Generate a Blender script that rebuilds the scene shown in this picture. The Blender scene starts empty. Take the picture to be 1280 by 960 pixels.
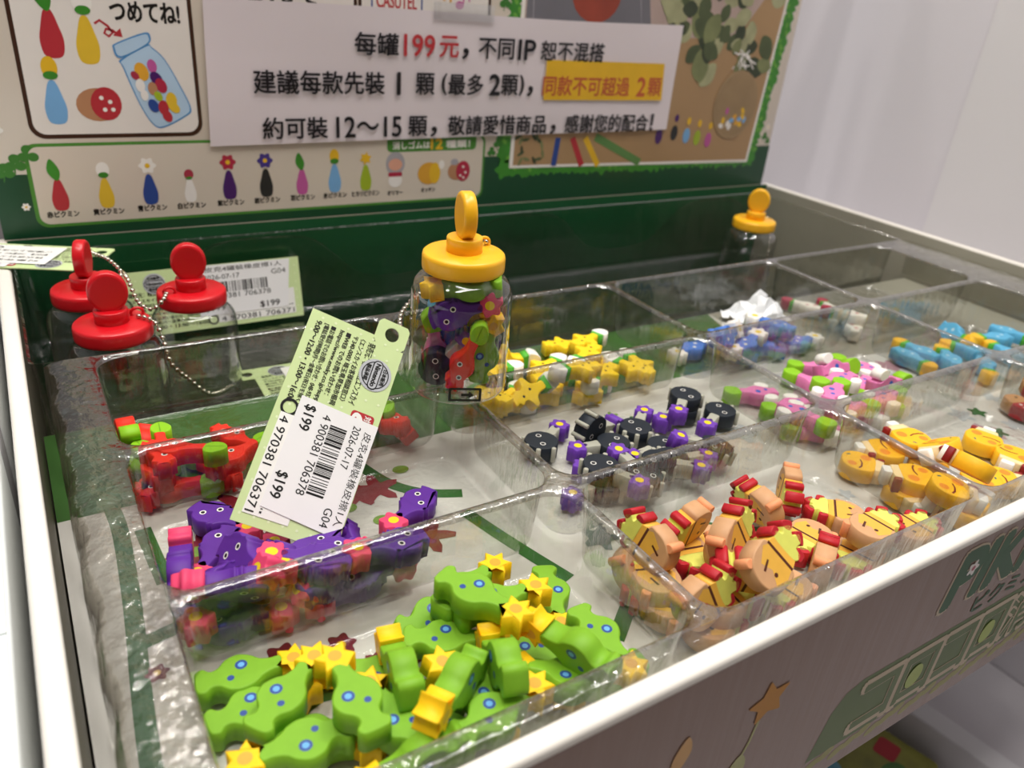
import bpy, bmesh, math, random
from mathutils import Vector, Matrix, Euler, Quaternion
rnd = random.Random(7)
SC = bpy.context.scene
COL = SC.collection
PI = math.pi

# ---------------------------------------------------------------- camera
cam_d = bpy.data.cameras.new('camera'); cam = bpy.data.objects.new('camera', cam_d); COL.objects.link(cam)
cam_d.sensor_fit = 'HORIZONTAL'; cam_d.sensor_width = 36.0; cam_d.lens = 27.34
cam_d.clip_start = 0.005; cam_d.clip_end = 50
cam.matrix_world = Matrix(((0.8500, 0.1787, -0.4955, -0.0122), (-0.5205, 0.4299, -0.7378, -0.1014),
                           (0.0812, 0.8850, 0.4584, 0.1515), (0, 0, 0, 1)))
cam_d.dof.use_dof = True; cam_d.dof.focus_distance = 0.285; cam_d.dof.aperture_fstop = 13.0
SC.camera = cam
# ---------------------------------------------------------------- colour management
SC.view_settings.view_transform = 'Standard'; SC.view_settings.look = 'None'
SC.view_settings.gamma = 1.0; SC.view_settings.use_curve_mapping = False
SC.view_settings.exposure = 0.0
SC.cycles.transparent_max_bounces = 32
SC.cycles.max_bounces = 10
# ---------------------------------------------------------------- world: soft light of the shop around the shelf
W = bpy.data.worlds.new('shop_light'); SC.world = W; W.use_nodes = True
wn = W.node_tree.nodes; wl = W.node_tree.links
bg = wn['Background']
geo = wn.new('ShaderNodeNewGeometry'); sep = wn.new('ShaderNodeSeparateXYZ'); ramp = wn.new('ShaderNodeValToRGB')
tc = wn.new('ShaderNodeTexCoord')
wl.new(tc.outputs['Generated'], sep.inputs[0]); wl.new(sep.outputs['Z'], ramp.inputs[0])
ramp.color_ramp.elements[0].position = 0.0; ramp.color_ramp.elements[0].color = (0.20, 0.17, 0.16, 1)
ramp.color_ramp.elements[1].position = 0.75; ramp.color_ramp.elements[1].color = (0.95, 0.94, 0.93, 1)
# the aisle in front, where the viewer stands, is darker than the shop to the sides and behind
ais = wn.new('ShaderNodeMapRange'); ais.inputs['From Min'].default_value = -0.9; ais.inputs['From Max'].default_value = 0.1; ais.inputs['To Min'].default_value = 0.0; ais.inputs['To Max'].default_value = 1.0
mul = wn.new('ShaderNodeMixRGB'); mul.blend_type = 'MULTIPLY'; mul.inputs[0].default_value = 1.0
wl.new(sep.outputs['Y'], ais.inputs['Value']); wl.new(ramp.outputs[0], mul.inputs[1])
tin = wn.new('ShaderNodeMixRGB'); tin.inputs[1].default_value = (0.26, 0.185, 0.15, 1); tin.inputs[2].default_value = (1, 1, 1, 1)
wl.new(ais.outputs[0], tin.inputs[0]); wl.new(tin.outputs[0], mul.inputs[2])
wl.new(mul.outputs[0], bg.inputs[0]); bg.inputs[1].default_value = 0.46
# ---------------------------------------------------------------- ceiling lamps of the shop
def ceiling_lamp(loc, target, sx, sy, watts, col=(1.0, 0.97, 0.92)):
    l = bpy.data.lights.new('ceiling_lamp', 'AREA'); l.shape = 'RECTANGLE'; l.size = sx; l.size_y = sy
    l.energy = watts; l.color = col
    o = bpy.data.objects.new('ceiling_lamp', l); COL.objects.link(o); o.location = loc
    d = Vector(target) - Vector(loc); o.rotation_euler = d.to_track_quat('-Z', 'Y').to_euler()
    return o
ceiling_lamp((0.30, -0.06, 1.55), (0.25, 0.12, 0), 1.5, 0.22, 19.0)
for lx, ly, lw_ in ((-0.55, 0.15, 3.6), (0.10, 0.45, 3.6), (0.75, 0.30, 3.6), (-0.20, 0.75, 1.6), (0.45, 0.80, 1.6), (-0.15, -0.25, 1.6), (0.95, -0.10, 1.6), (0.30, 1.10, 1.4)):
    ceiling_lamp((lx, ly, 1.48), (lx*0.4 + 0.12, ly*0.4 + 0.08, 0), 0.07, 0.07, lw_, (1.0, 0.95, 0.87))

# ---------------------------------------------------------------- helpers
def lin(h):
    h = h.lstrip('#'); out = []
    for i in (0, 2, 4):
        c = int(h[i:i+2], 16) / 255
        out.append(c / 12.92 if c <= 0.04045 else ((c + 0.055) / 1.055) ** 2.4)
    return (out[0], out[1], out[2], 1)
MATS = {}
def mat(name, col, rough=0.5, spec=0.4, var=0.06, scale=40, bump=0.0, metal=0.0, sss=0.0, coat=0.0, stretch=None):
    """procedural material: noise varies the colour a little and, when asked, the surface"""
    if name in MATS: return MATS[name]
    m = bpy.data.materials.new(name); m.use_nodes = True; nt = m.node_tree; N = nt.nodes; L = nt.links
    b = N['Principled BSDF']; c = lin(col)
    t = N.new('ShaderNodeTexCoord'); n = N.new('ShaderNodeTexNoise'); n.inputs['Scale'].default_value = scale; n.inputs['Detail'].default_value = 3
    if stretch:
        mp = N.new('ShaderNodeMapping'); mp.inputs['Scale'].default_value = stretch; L.new(t.outputs['Object'], mp.inputs[0]); L.new(mp.outputs[0], n.inputs['Vector'])
    else: L.new(t.outputs['Object'], n.inputs['Vector'])
    r = N.new('ShaderNodeValToRGB'); L.new(n.outputs[0], r.inputs[0])
    r.color_ramp.elements[0].position = 0.3; r.color_ramp.elements[1].position = 0.7
    r.color_ramp.elements[0].color = tuple(x * (1 - var) for x in c[:3]) + (1,)
    r.color_ramp.elements[1].color = tuple(min(1, x * (1 + var)) for x in c[:3]) + (1,)
    L.new(r.outputs[0], b.inputs['Base Color'])
    b.inputs['Roughness'].default_value = rough; b.inputs['Specular IOR Level'].default_value = spec; b.inputs['Metallic'].default_value = metal
    if coat: b.inputs['Coat Weight'].default_value = coat; b.inputs['Coat Roughness'].default_value = 0.12
    if sss:
        b.inputs['Subsurface Weight'].default_value = sss; b.inputs['Subsurface Radius'].default_value = (0.002, 0.0015, 0.001); b.inputs['Subsurface Scale'].default_value = 1.0
    if bump:
        u = N.new('ShaderNodeBump'); u.inputs['Strength'].default_value = bump; u.inputs['Distance'].default_value = 0.001
        L.new(n.outputs[0], u.inputs['Height']); L.new(u.outputs[0], b.inputs['Normal'])
    MATS[name] = m; return m
def clear(name, tint=(0.95, 0.955, 0.945), rough=0.06, bump=0.35, scale=(90, 90, 22), base=0.05, edge=0.85, power=3.5, edge_tint=(0.5, 0.48, 0.45), gcol=(1, 1, 1)):
    """thin clear plastic: see-through, with a fresnel gloss and a slightly crinkled surface"""
    if name in MATS: return MATS[name]
    m = bpy.data.materials.new(name); m.use_nodes = True; nt = m.node_tree; N = nt.nodes; L = nt.links
    N.remove(N['Principled BSDF']); out = N['Material Output']
    tr = N.new('ShaderNodeBsdfTransparent')
    tm = N.new('ShaderNodeMixRGB'); tm.inputs[1].default_value = (*tint, 1); tm.inputs[2].default_value = (*[x*y for x, y in zip(tint, edge_tint)], 1); L.new(tm.outputs[0], tr.inputs[0])
    gl = N.new('ShaderNodeBsdfGlossy'); gl.inputs['Roughness'].default_value = rough; gl.inputs[0].default_value = (*gcol, 1)
    # Schlick reflectance, the same from either side of the sheet
    lw = N.new('ShaderNodeLayerWeight'); lw.inputs['Blend'].default_value = 0.5
    pw = N.new('ShaderNodeMath'); pw.operation = 'POWER'; pw.inputs[1].default_value = power
    fr = N.new('ShaderNodeMath'); fr.operation = 'MULTIPLY'; fr.inputs[1].default_value = edge
    L.new(lw.outputs['Facing'], pw.inputs[0]); L.new(pw.outputs[0], fr.inputs[0]); L.new(pw.outputs[0], tm.inputs[0])
    ad = N.new('ShaderNodeMath'); ad.operation = 'ADD'; ad.inputs[1].default_value = base; ad.use_clamp = True
    mx = N.new('ShaderNodeMixShader')
    t = N.new('ShaderNodeTexCoord'); mp = N.new('ShaderNodeMapping'); mp.inputs['Scale'].default_value = scale
    n = N.new('ShaderNodeTexNoise'); n.inputs['Scale'].default_value = 1.0; n.inputs['Detail'].default_value = 4
    bu = N.new('ShaderNodeBump'); bu.inputs['Strength'].default_value = bump; bu.inputs['Distance'].default_value = 0.003
    L.new(t.outputs['Object'], mp.inputs[0]); L.new(mp.outputs[0], n.inputs['Vector']); L.new(n.outputs[0], bu.inputs['Height'])
    L.new(bu.outputs[0], gl.inputs['Normal']); L.new(bu.outputs[0], lw.inputs['Normal'])
    L.new(fr.outputs[0], ad.inputs[0]); L.new(ad.outputs[0], mx.inputs[0]); L.new(tr.outputs[0], mx.inputs[1]); L.new(gl.outputs[0], mx.inputs[2])
    L.new(mx.outputs[0], out.inputs[0])
    MATS[name] = m; return m

class MB:
    """collects vertices and faces of ONE mesh"""
    def __init__(s): s.v = []; s.f = []; s.m = []; s.sm = []; s.mats = []
    def mi(s, m):
        if m not in s.mats: s.mats.append(m)
        return s.mats.index(m)
    def add(s, vs, fs, m, smooth=False):
        k = len(s.v); i = s.mi(m); s.v += [tuple(x) for x in vs]
        for f in fs: s.f.append(tuple(k + q for q in f)); s.m.append(i); s.sm.append(smooth)
    def box(s, a, b, m, bev=0.0):
        x0, y0, z0 = a; x1, y1, z1 = b
        if bev:
            bm = bmesh.new(); bmesh.ops.create_cube(bm, size=1.0)
            for v in bm.verts: v.co = Vector(((x0 + x1) / 2 + v.co.x * (x1 - x0), (y0 + y1) / 2 + v.co.y * (y1 - y0), (z0 + z1) / 2 + v.co.z * (z1 - z0)))
            bmesh.ops.bevel(bm, geom=bm.edges[:], offset=bev, segments=3, profile=0.5, affect='EDGES')
            bm.verts.index_update()
            s.add([v.co for v in bm.verts], [[v.index for v in f.verts] for f in bm.faces], m, True); bm.free(); return
        s.add([(x0,y0,z0),(x1,y0,z0),(x1,y1,z0),(x0,y1,z0),(x0,y0,z1),(x1,y0,z1),(x1,y1,z1),(x0,y1,z1)],
              [(0,3,2,1),(4,5,6,7),(0,1,5,4),(1,2,6,5),(2,3,7,6),(3,0,4,7)], m)
    def loft(s, rings, m, cap0=True, cap1=True, smooth=True, closed=True):
        n = len(rings[0]); vs = [p for r in rings for p in r]; fs = []
        for k in range(len(rings) - 1):
            for i in range(n if closed else n - 1):
                j = (i + 1) % n; fs.append((k*n+i, k*n+j, (k+1)*n+j, (k+1)*n+i))
        k0 = len(s.v); s.add(vs, fs, m, smooth)
        i = s.mi(m)
        if cap0: s.f.append(tuple(k0 + q for q in range(n - 1, -1, -1))); s.m.append(i); s.sm.append(False)
        if cap1: s.f.append(tuple(k0 + (len(rings) - 1) * n + q for q in range(n))); s.m.append(i); s.sm.append(False)
    def lathe(s, prof, m, n=48, c=(0, 0, 0), smooth=True, cap0=True, cap1=True):
        rings = [[(c[0] + r * math.cos(2*PI*i/n), c[1] + r * math.sin(2*PI*i/n), c[2] + z) for i in range(n)] for r, z in prof]
        s.loft(rings, m, cap0, cap1, smooth)
    def tube(s, pts, r, m, n=8):
        pts = [Vector(p) for p in pts]; rings = []
        for i, p in enumerate(pts):
            d = (pts[min(i+1, len(pts)-1)] - pts[max(i-1, 0)]).normalized()
            a = d.orthogonal().normalized() if i == 0 else (a - d * a.dot(d)).normalized()
            b = d.cross(a); rings.append([p + (a*math.cos(2*PI*k/n) + b*math.sin(2*PI*k/n)) * r for k in range(n)])
        s.loft(rings, m)
    def ball(s, c, r, m, n=8, k=5):
        rings = [[(c[0] + r*math.sin(PI*j/k)*math.cos(2*PI*i/n), c[1] + r*math.sin(PI*j/k)*math.sin(2*PI*i/n), c[2] - r*math.cos(PI*j/k)) for i in range(n)] for j in range(1, k)]
        s.loft(rings, m)
    def build(s, name, parent=None, kind=None):
        me = bpy.data.meshes.new(name); me.from_pydata(s.v, [], s.f)
        for x in s.mats: me.materials.append(x)
        me.polygons.foreach_set('material_index', s.m); me.polygons.foreach_set('use_smooth', s.sm); me.update()
        o = bpy.data.objects.new(name, me); COL.objects.link(o)
        if parent is not None: o.parent = parent
        if kind: o['kind'] = kind
        return o
def tag(o, label, cat, group=None):
    o['label'] = label; o['category'] = cat
    if group: o['group'] = group
    return o
def thing(name, label, cat, loc=(0, 0, 0), group=None):
    o = bpy.data.objects.new(name, None); o.empty_display_size = 0.01; COL.objects.link(o); o.location = loc
    return tag(o, label, cat, group)
def catmull(P, n=6, closed=True):
    out = []; N = len(P)
    for i in range(N if closed else N - 1):
        p0, p1, p2, p3 = (P[(i-1) % N], P[i], P[(i+1) % N], P[(i+2) % N]) if closed else (P[max(i-1,0)], P[i], P[i+1], P[min(i+2,N-1)])
        for k in range(n):
            t = k / n
            out.append(tuple(0.5*((2*p1[d]) + (-p0[d]+p2[d])*t + (2*p0[d]-5*p1[d]+4*p2[d]-p3[d])*t*t + (-p0[d]+3*p1[d]-3*p2[d]+p3[d])*t**3) for d in range(len(p1))))
    if not closed: out.append(tuple(P[-1]))
    return out
def rrect(x0, z0, x1, z1, r, n=6):
    pts = []
    for cx, cz, a0 in ((x1-r, z1-r, 0), (x0+r, z1-r, PI/2), (x0+r, z0+r, PI), (x1-r, z0+r, 1.5*PI)):
        pts += [(cx + r*math.cos(a0 + PI/2*k/n), cz + r*math.sin(a0 + PI/2*k/n)) for k in range(n+1)]
    return pts
def ell(cx, cz, rx, rz=None, n=20, rot=0):
    rz = rx if rz is None else rz; c, s = math.cos(rot), math.sin(rot)
    return [(cx + rx*math.cos(2*PI*i/n)*c - rz*math.sin(2*PI*i/n)*s, cz + rx*math.cos(2*PI*i/n)*s + rz*math.sin(2*PI*i/n)*c) for i in range(n)]
def petals(cx, cz, r, k=6, depth=0.22, n=48, rot=0.0, sharp=False):
    out = []
    for i in range(n):
        a = 2*PI*i/n; w = math.cos(k*(a - rot))
        f = 1 - depth + depth*w if not sharp else 1 - depth*(1 - (abs(w)**1.0 if w > 0 else -w*0 ) ) if False else 1 - depth + depth*w
        out.append((cx + r*f*math.cos(a), cz + r*f*math.sin(a)))
    return out
def star(cx, cz, r, k=6, inner=0.55, rot=0.0, rnd_=3):
    P = []
    for i in range(2*k):
        a = rot + PI*i/k; q = r if i % 2 == 0 else r*inner; P.append((cx + q*math.cos(a), cz + q*math.sin(a)))
    out = []
    for i in range(2*k):                                   # rounded tips
        p, a, b = Vector(P[i]), Vector(P[i-1]), Vector(P[(i+1) % (2*k)])
        if i % 2 == 0:
            for t in (0.35, 0.16): out.append(tuple(p.lerp(a, t)))
            out.append(tuple(p.lerp((a+b)/2, 0.08)))
            for t in (0.16, 0.35): out.append(tuple(p.lerp(b, t)))
        else: out.append(tuple(p))
    return out
_TX = {}
def text_geo(body, bold=0.0):
    k = (body, bold)
    if k not in _TX:
        c = bpy.data.curves.new('lettering', 'FONT'); c.body = body; c.size = 1.0; c.offset = bold; c.resolution_u = 3
        o = bpy.data.objects.new('lettering', c); COL.objects.link(o)
        me = bpy.data.meshes.new_from_object(o.evaluated_get(bpy.context.evaluated_depsgraph_get()))
        vs = [(v.co.x, v.co.y) for v in me.vertices]; fs = [tuple(p.vertices) for p in me.polygons]
        bpy.data.objects.remove(o); bpy.data.curves.remove(c); bpy.data.meshes.remove(me)
        _TX[k] = (vs, fs)
    return _TX[k]
class Print(MB):
    """flat printing on a surface: origin, right, up and normal of that surface"""
    def __init__(s, O, ex, ey):
        super().__init__(); s.O = Vector(O); s.ex = Vector(ex).normalized(); s.ey = Vector(ey).normalized(); s.n = s.ex.cross(s.ey); s.k = 0
    def p(s, x, z, l): return s.O + s.ex*x + s.ey*z + s.n*(l*0.00005 + s.k*6e-7)
    def poly(s, pts, m, l=1): s.k += 1; s.add([s.p(x, z, l) for x, z in pts], [tuple(range(len(pts)))], m)
    def ring(s, outer, inner, m, l=1):
        s.k += 1; n = len(outer); s.add([s.p(x, z, l) for x, z in outer] + [s.p(x, z, l) for x, z in inner], [(i, (i+1) % n, n + (i+1) % n, n + i) for i in range(n)], m)
    def line(s, pts, w, m, l=1):
        s.k += 1; P = [Vector(q) for q in pts]; A = []; B = []
        for i, q in enumerate(P):
            d = (P[min(i+1, len(P)-1)] - P[max(i-1, 0)]).normalized(); t = Vector((-d.y, d.x)) * w/2
            A.append(q + t); B.append(q - t)
        n = len(P); s.add([s.p(*q, l) for q in A] + [s.p(*q, l) for q in B], [(i+1, i, n+i, n+i+1) for i in range(n-1)], m)
    def text(s, body, box, m, l=2, bold=0.02, rot=0.0, fit=True, shear=0.0):
        """fits the lettering into box = (x0, z0, x1, z1); rot turns the text's own right and up about the box corner"""
        vs, fs = text_geo(body, 0.0)
        if not vs: return
        s.k += 1; xa, xb = min(v[0] for v in vs), max(v[0] for v in vs); za, zb = min(v[1] for v in vs), max(v[1] for v in vs)
        x0, z0, x1, z1 = box; sx = (x1-x0)/max(xb-xa, 1e-6); sz = (z1-z0)/max(zb-za, 1e-6)
        if not fit: sx = sz
        c, q = math.cos(rot), math.sin(rot); k = bold*min(sx, sz)*0.9
        for ox, oz in (((0, 0), (k, 0), (-k, 0), (0, k), (0, -k), (0.7*k, 0.7*k), (-0.7*k, -0.7*k), (0.7*k, -0.7*k), (-0.7*k, 0.7*k)) if bold > 0.035 else ((k, 0.3*k), (-k, -0.3*k), (0, k), (0, -k)) if bold > 0.008 else ((0, 0),)):
            out = []
            for vx, vz in vs:
                u = (vx-xa)*sx + ox; w = (vz-za)*sz + oz; u += shear*w
                out.append(s.p(x0 + u*c - w*q, z0 + u*q + w*c, l))
            s.add(out, fs, m); s.k += 1
# ---------------------------------------------------------------- setting
wallm = mat('wall_paint', '#f0eef2', rough=0.6, spec=0.2, var=0.02, scale=3)
wallm2 = mat('wall_panel_paint', '#ebe8ef', rough=0.6, spec=0.2, var=0.02, scale=3)
shelfm = mat('shelf_enamel', '#c9c5ca', rough=0.45, spec=0.35, var=0.03, scale=6)
m = MB(); m.box((0.66, 0.27, -0.6), (0.70, 1.6, 1.0), wallm2); m.build('wall_right', kind='structure')
m = MB(); m.box((0.652, -0.6, -0.6), (0.70, 0.27, 1.0), wallm); m.build('trim_1', kind='structure')
m = MB(); m.box((-1.2, 1.56, -0.6), (0.66, 1.6, 1.0), mat('wall_back_paint', '#8f8b8d', rough=0.7, var=0.05, scale=3)); m.build('wall_back', kind='structure')
m = MB(); m.box((-1.2, -1.2, -0.62), (0.70, 1.6, -0.6), mat('floor_tile', '#7d797c', rough=0.5, var=0.05, scale=4)); m.build('floor', kind='structure')
# the shelf the box stands on (set back under it) and the lower deck seen past the front of the box
m = MB(); m.box((-0.9, 0.17, -0.107), (0.655, 0.55, -0.087), shelfm, 0.002); s = m.build('shelf_board'); tag(s, 'grey shelf board that carries the eraser display box', 'shelf')
m = MB(); m.box((-0.9, -0.30, -0.372), (0.651, 0.55, -0.352), shelfm, 0.002); s = m.build('shelf_deck'); tag(s, 'grey lower shelf deck seen below the front of the box', 'shelf')
m = MB(); m.box((0.0, -0.008, 0.0), (0.02, 0.30, 0.035), mat('rail_white', '#d6d4d8', rough=0.4, var=0.02), 0.002)
r = m.build('shelf_divider'); r.location = (0.505, 0.0, -0.352); r.rotation_euler = (0, 0, math.radians(8)); tag(r, 'white divider strip standing on the lower grey shelf', 'divider')
# packet on the lower deck
pk = thing('toy_packet', 'colourful packet with a red badge lying on the lower shelf under the box', 'packet', (0.440, 0.07, -0.352)); pk.rotation_euler = (0, 0, 0.25)
m = MB(); m.box((-0.055, -0.045, 0.0), (0.04, 0.06, 0.02), mat('packet_olive', '#8b8a3c', rough=0.35, var=0.25, scale=60), 0.004); m.build('carton', pk)
q = Print((0, 0, 0.0201), (1, 0, 0), (0, 1, 0)); q.poly(ell(-0.03, 0.02, 0.014, 0.02), mat('packet_blue', '#6fa9bd')); q.poly(ell(-0.008, 0.032, 0.012, 0.012), mat('packet_cream', '#d8cfb8'))
q.poly(rrect(0.012, -0.02, 0.03, -0.004, 0.003), mat('packet_red', '#b02a34'), 2); q.poly(ell(0.0, -0.025, 0.016, 0.01), mat('packet_green', '#4e7a3c')); q.build('printing', pk)
# white cartons left of the display
cw = mat('carton_white', '#eef3f4', rough=0.5, var=0.02, scale=8)
def carton(name, label, x0, y0, x1, y1, z1):
    t = thing(name, label, 'box', (x0, y0, -0.087)); w, d, h = x1-x0, y1-y0, z1+0.087
    m = MB(); m.box((0, 0, 0), (w, d, h-0.001), cw, 0.002); m.build('body', t)
    m = MB(); m.box((0.001, 0.001, h-0.001), (w-0.001, d/2-0.0005, h), cw); m.build('flap', t)
    m = MB(); m.box((0.001, d/2+0.0005, h-0.001), (w-0.001, d-0.001, h), cw); m.build('flap', t)
    return t
carton('white_carton', 'plain white carton beside the left front of the display box', -0.33, -0.02, -0.0335, 0.182, -0.003)
carton('white_carton', 'pale grey white carton farther back beside the left wall of the box', -0.33, 0.215, -0.0335, 0.50, -0.003)
m = MB(); m.box((-0.33, 0.184, -0.087), (-0.034, 0.213, -0.012), mat('grey_bar', '#a9a9ac', rough=0.5), 0.002); tag(m.build('divider_bar'), 'grey bar in the gap between the two white cartons', 'bar')

# ---------------------------------------------------------------- the cardboard display box
boardw = mat('board_white', '#ece7df', rough=0.42, spec=0.35, var=0.025, scale=25, bump=0.05)
cream = mat('board_cream', '#d9cdbf', rough=0.28, spec=0.5, var=0.02, scale=8, coat=0.3)
blush_shaded = mat('board_blush', '#84634f', rough=0.3, spec=0.32, var=0.02, scale=1, coat=0.12, bump=0.35, stretch=(110, 1, 9))  # pale front board, with the shade on it put into this darker brown
dgreen = mat('print_deep_green', '#16472c', rough=0.3, spec=0.45, var=0.06, scale=20)
inner = mat('board_inner', '#c9c4b8', rough=0.5, var=0.04, scale=15)
box = thing('display_box', 'open cardboard display box with a tall printed header holding the clear eraser tray', 'display box')
def wall(name, a, b, m0=boardw, bev=0.0016):
    m = MB(); m.box(a, b, m0, bev); return m.build(name, box)
lw = wall('left_panel', (-0.0285, -0.0145, -0.087), (-0.0222, 0.391, 0.0045))
rw = wall('right_panel', (0.577, -0.0145, -0.087), (0.583, 0.391, 0.0045))
fw = wall('front_panel', (-0.0222, -0.0145, -0.0865), (0.577, -0.0085, 0.0036))
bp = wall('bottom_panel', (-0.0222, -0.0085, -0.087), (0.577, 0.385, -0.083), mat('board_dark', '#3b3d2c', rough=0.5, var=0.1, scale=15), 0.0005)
hp = wall('header_panel', (-0.0232, 0.3852, -0.087), (0.5685, 0.391, 0.34), cream, 0.0008)
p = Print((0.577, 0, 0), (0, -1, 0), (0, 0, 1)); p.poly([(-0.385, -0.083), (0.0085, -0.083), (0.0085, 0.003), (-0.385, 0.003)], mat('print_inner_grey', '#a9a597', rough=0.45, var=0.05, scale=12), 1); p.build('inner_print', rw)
p = Print((-0.0222, 0, 0), (0, 1, 0), (0, 0, 1)); p.poly([(-0.0085, -0.083), (0.385, -0.083), (0.385, 0.0028), (-0.0085, 0.0028)], mat('print_inner_umber', '#5d584c', rough=0.45, var=0.1, scale=12), 1); p.build('inner_print', lw)  # shadow inside the left wall, painted as a dark umber face
# inside faces of the back: deep green below the fold
p = Print((0, 0.3852, 0), (1, 0, 0), (0, 0, 1))
G2 = mat('print_green_lower', '#175530', rough=0.32, spec=0.45, var=0.06, scale=20)
p.poly([(-0.0232, 0.0052), (0.5685, 0.0052), (0.5685, 0.0398), (-0.0232, 0.0398)], dgreen, 1)
p.poly([(-0.0222, -0.083), (0.577, -0.083), (0.577, 0.0046), (-0.0222, 0.0046)], G2, 1)
p.build('green_base_print', hp)
wh = mat('print_white', '#f1ece6', rough=0.35, var=0.02); pap = mat('print_panel_white', '#e9e2dc', rough=0.35, var=0.02)
brown = mat('print_dark_brown', '#3e2517', rough=0.35); ink = mat('print_ink', '#1a1614', rough=0.4); gg = mat('print_leaf_green', '#3f8a2e', rough=0.35, var=0.12, scale=120)
gg2 = mat('print_border_green', '#4c8a34', rough=0.35); redp = mat('print_sign_red', '#b9343a', rough=0.4)
HO, HX, HZ = (0, 0.3852, 0), (1, 0, 0), (0, 0, 1)
def curl(cx, cz, r, a0, a1, n=14): return [(cx + r*math.cos(a0 + (a1-a0)*i/n), cz + r*math.sin(a0 + (a1-a0)*i/n)) for i in range(n+1)]
C_ = {k: mat('print_' + k, v, rough=0.35) for k, v in dict(red='#b8333c', yellow='#e3bc37', blue='#2c4a93', ivory='#efeae6', violet='#4a1f68', charcoal='#2a2a2c', pink='#c05a9c',
      sky='#79aede', lime='#a3b92c', grey='#a9a5ab', amber='#dfa437', tan='#b98561', flower_red='#b02c46', flower_violet='#4a3a8c', berry='#a83348', gold='#e8b92a', skin='#dfa48c').items()}
def sprig(p, x, z, h, c, top, l=2):
    """plain rounded swatch with a bud, leaf or flower above it (generic stand-in)"""
    p.poly(catmull([(x-0.10*h, z), (x-0.15*h, z+0.20*h), (x-0.11*h, z+0.40*h), (x-0.045*h, z+0.6*h), (x+0.045*h, z+0.6*h), (x+0.11*h, z+0.40*h), (x+0.15*h, z+0.20*h), (x+0.10*h, z)], 4), c, l)
    t = z + 0.72*h
    if top == 'leaf': p.poly(catmull([(x, t-0.14*h), (x-0.15*h, t+0.06*h), (x-0.07*h, t+0.3*h), (x+0.07*h, t+0.06*h)], 4), gg, l+1)
    elif top == 'bud': p.poly(ell(x, t+0.08*h, 0.13*h, 0.16*h), wh, l+1); p.poly(ell(x, t-0.03*h, 0.1*h, 0.06*h), gg, l+2)
    elif top == 'gold': p.poly(ell(x, t+0.08*h, 0.11*h, 0.16*h), C_['gold'], l+1); p.poly(ell(x, t-0.03*h, 0.1*h, 0.06*h), gg, l+2)
    elif top == 'berry': p.poly(ell(x, t, 0.12*h, 0.13*h), C_['berry'], l+1); p.poly(ell(x, t-0.1*h, 0.08*h, 0.04*h), gg, l+2)
    elif top == 'star': p.poly(star(x, t+0.06*h, 0.17*h, 6, 0.55, 0.3), C_['gold'], l+1)
    elif top: p.poly(petals(x, t+0.08*h, 0.18*h, 6, 0.14, 30), top, l+1); p.poly(ell(x, t+0.08*h, 0.05*h), C_['gold'], l+2)
def cloud_edge(p, x0, z0, x1, z1, w, m, l, n):
    for i in range(n):
        t = i / (n - 1); p.poly(petals(x0 + (x1-x0)*t, z0 + (z1-z0)*t, w*(0.8 + 0.4*rnd.random()), 5, 0.2, 20, rnd.random()*6), m, l)
# how-to panel, upper left
p = Print(HO, HX, HZ)
p.poly(rrect(-0.001 - 0.0006, 0.0578, 0.0842 + 0.0006, 0.22, 0.0075), brown, 1); p.poly(rrect(0.0005, 0.0600, 0.0827, 0.2185, 0.006), pap, 2)
p.poly(rrect(0.093 - 0.0006, 0.0578, 0.1785 + 0.0006, 0.22, 0.0075), brown, 1); p.poly(rrect(0.0945, 0.0600, 0.177, 0.2185, 0.006), pap, 2)
p.poly(rrect(0.1805 - 0.0006, 0.0578, 0.2705 + 0.0006, 0.22, 0.0075), brown, 1); p.poly(rrect(0.182, 0.0600, 0.269, 0.2185, 0.006), pap, 2)
sprig(p, 0.0160, 0.0985, 0.036, C_['red'], 'leaf', 3); sprig(p, 0.0320, 0.096, 0.036, C_['yellow'], 'bud', 3); sprig(p, 0.0125, 0.066, 0.034, C_['sky'], 'gold', 3)
p.poly(ell(0.0325, 0.075, 0.0105, 0.0085), C_['tan'], 3); p.poly(ell(0.0365, 0.0755, 0.0075, 0.0085), C_['red'], 4)
for dx, dz in ((0, 0.003), (0.004, 0.001), (0.001, -0.003), (0.005, -0.003)): p.poly(ell(0.0345+dx, 0.0755+dz, 0.0011), wh, 5)
p.line([(0.0365, 0.1148), (0.039, 0.1165), (0.0425, 0.114), (0.0445, 0.1108), (0.0425, 0.109), (0.0405, 0.1105), (0.0415, 0.1125), (0.0445, 0.112), (0.0475, 0.1095)], 0.0012, C_['red'], 3); p.poly([(0.0445, 0.1095), (0.0490, 0.1088), (0.0483, 0.1132)], C_['red'], 3)
jar_l = mat('print_jar_line', '#4f8fc8'); jar_f = mat('print_jar_fill', '#b4cfe8')
J = catmull([(0.0465, 0.098), (0.0470, 0.094), (0.053, 0.075), (0.0585, 0.0645), (0.064, 0.0628), (0.0765, 0.0688), (0.0795, 0.073), (0.0755, 0.084), (0.0685, 0.0985), (0.0625, 0.1045), (0.060, 0.1055)], 4)
p.poly(J, jar_l, 3); cx, cz = 0.0625, 0.084; p.poly([(cx + (a-cx)*0.95, cz + (b-cz)*0.965) for a, b in J], jar_f, 4)
p.poly(catmull([(0.0435, 0.1035), (0.0465, 0.0985), (0.0605, 0.1055), (0.0625, 0.1100), (0.0595, 0.1115), (0.0455, 0.1060)], 4), jar_l, 5); p.poly(catmull([(0.0445, 0.1035), (0.0470, 0.0995), (0.0600, 0.1060), (0.0615, 0.1095), (0.0590, 0.1105), (0.0460, 0.1055)], 4), jar_f, 6)
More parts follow.
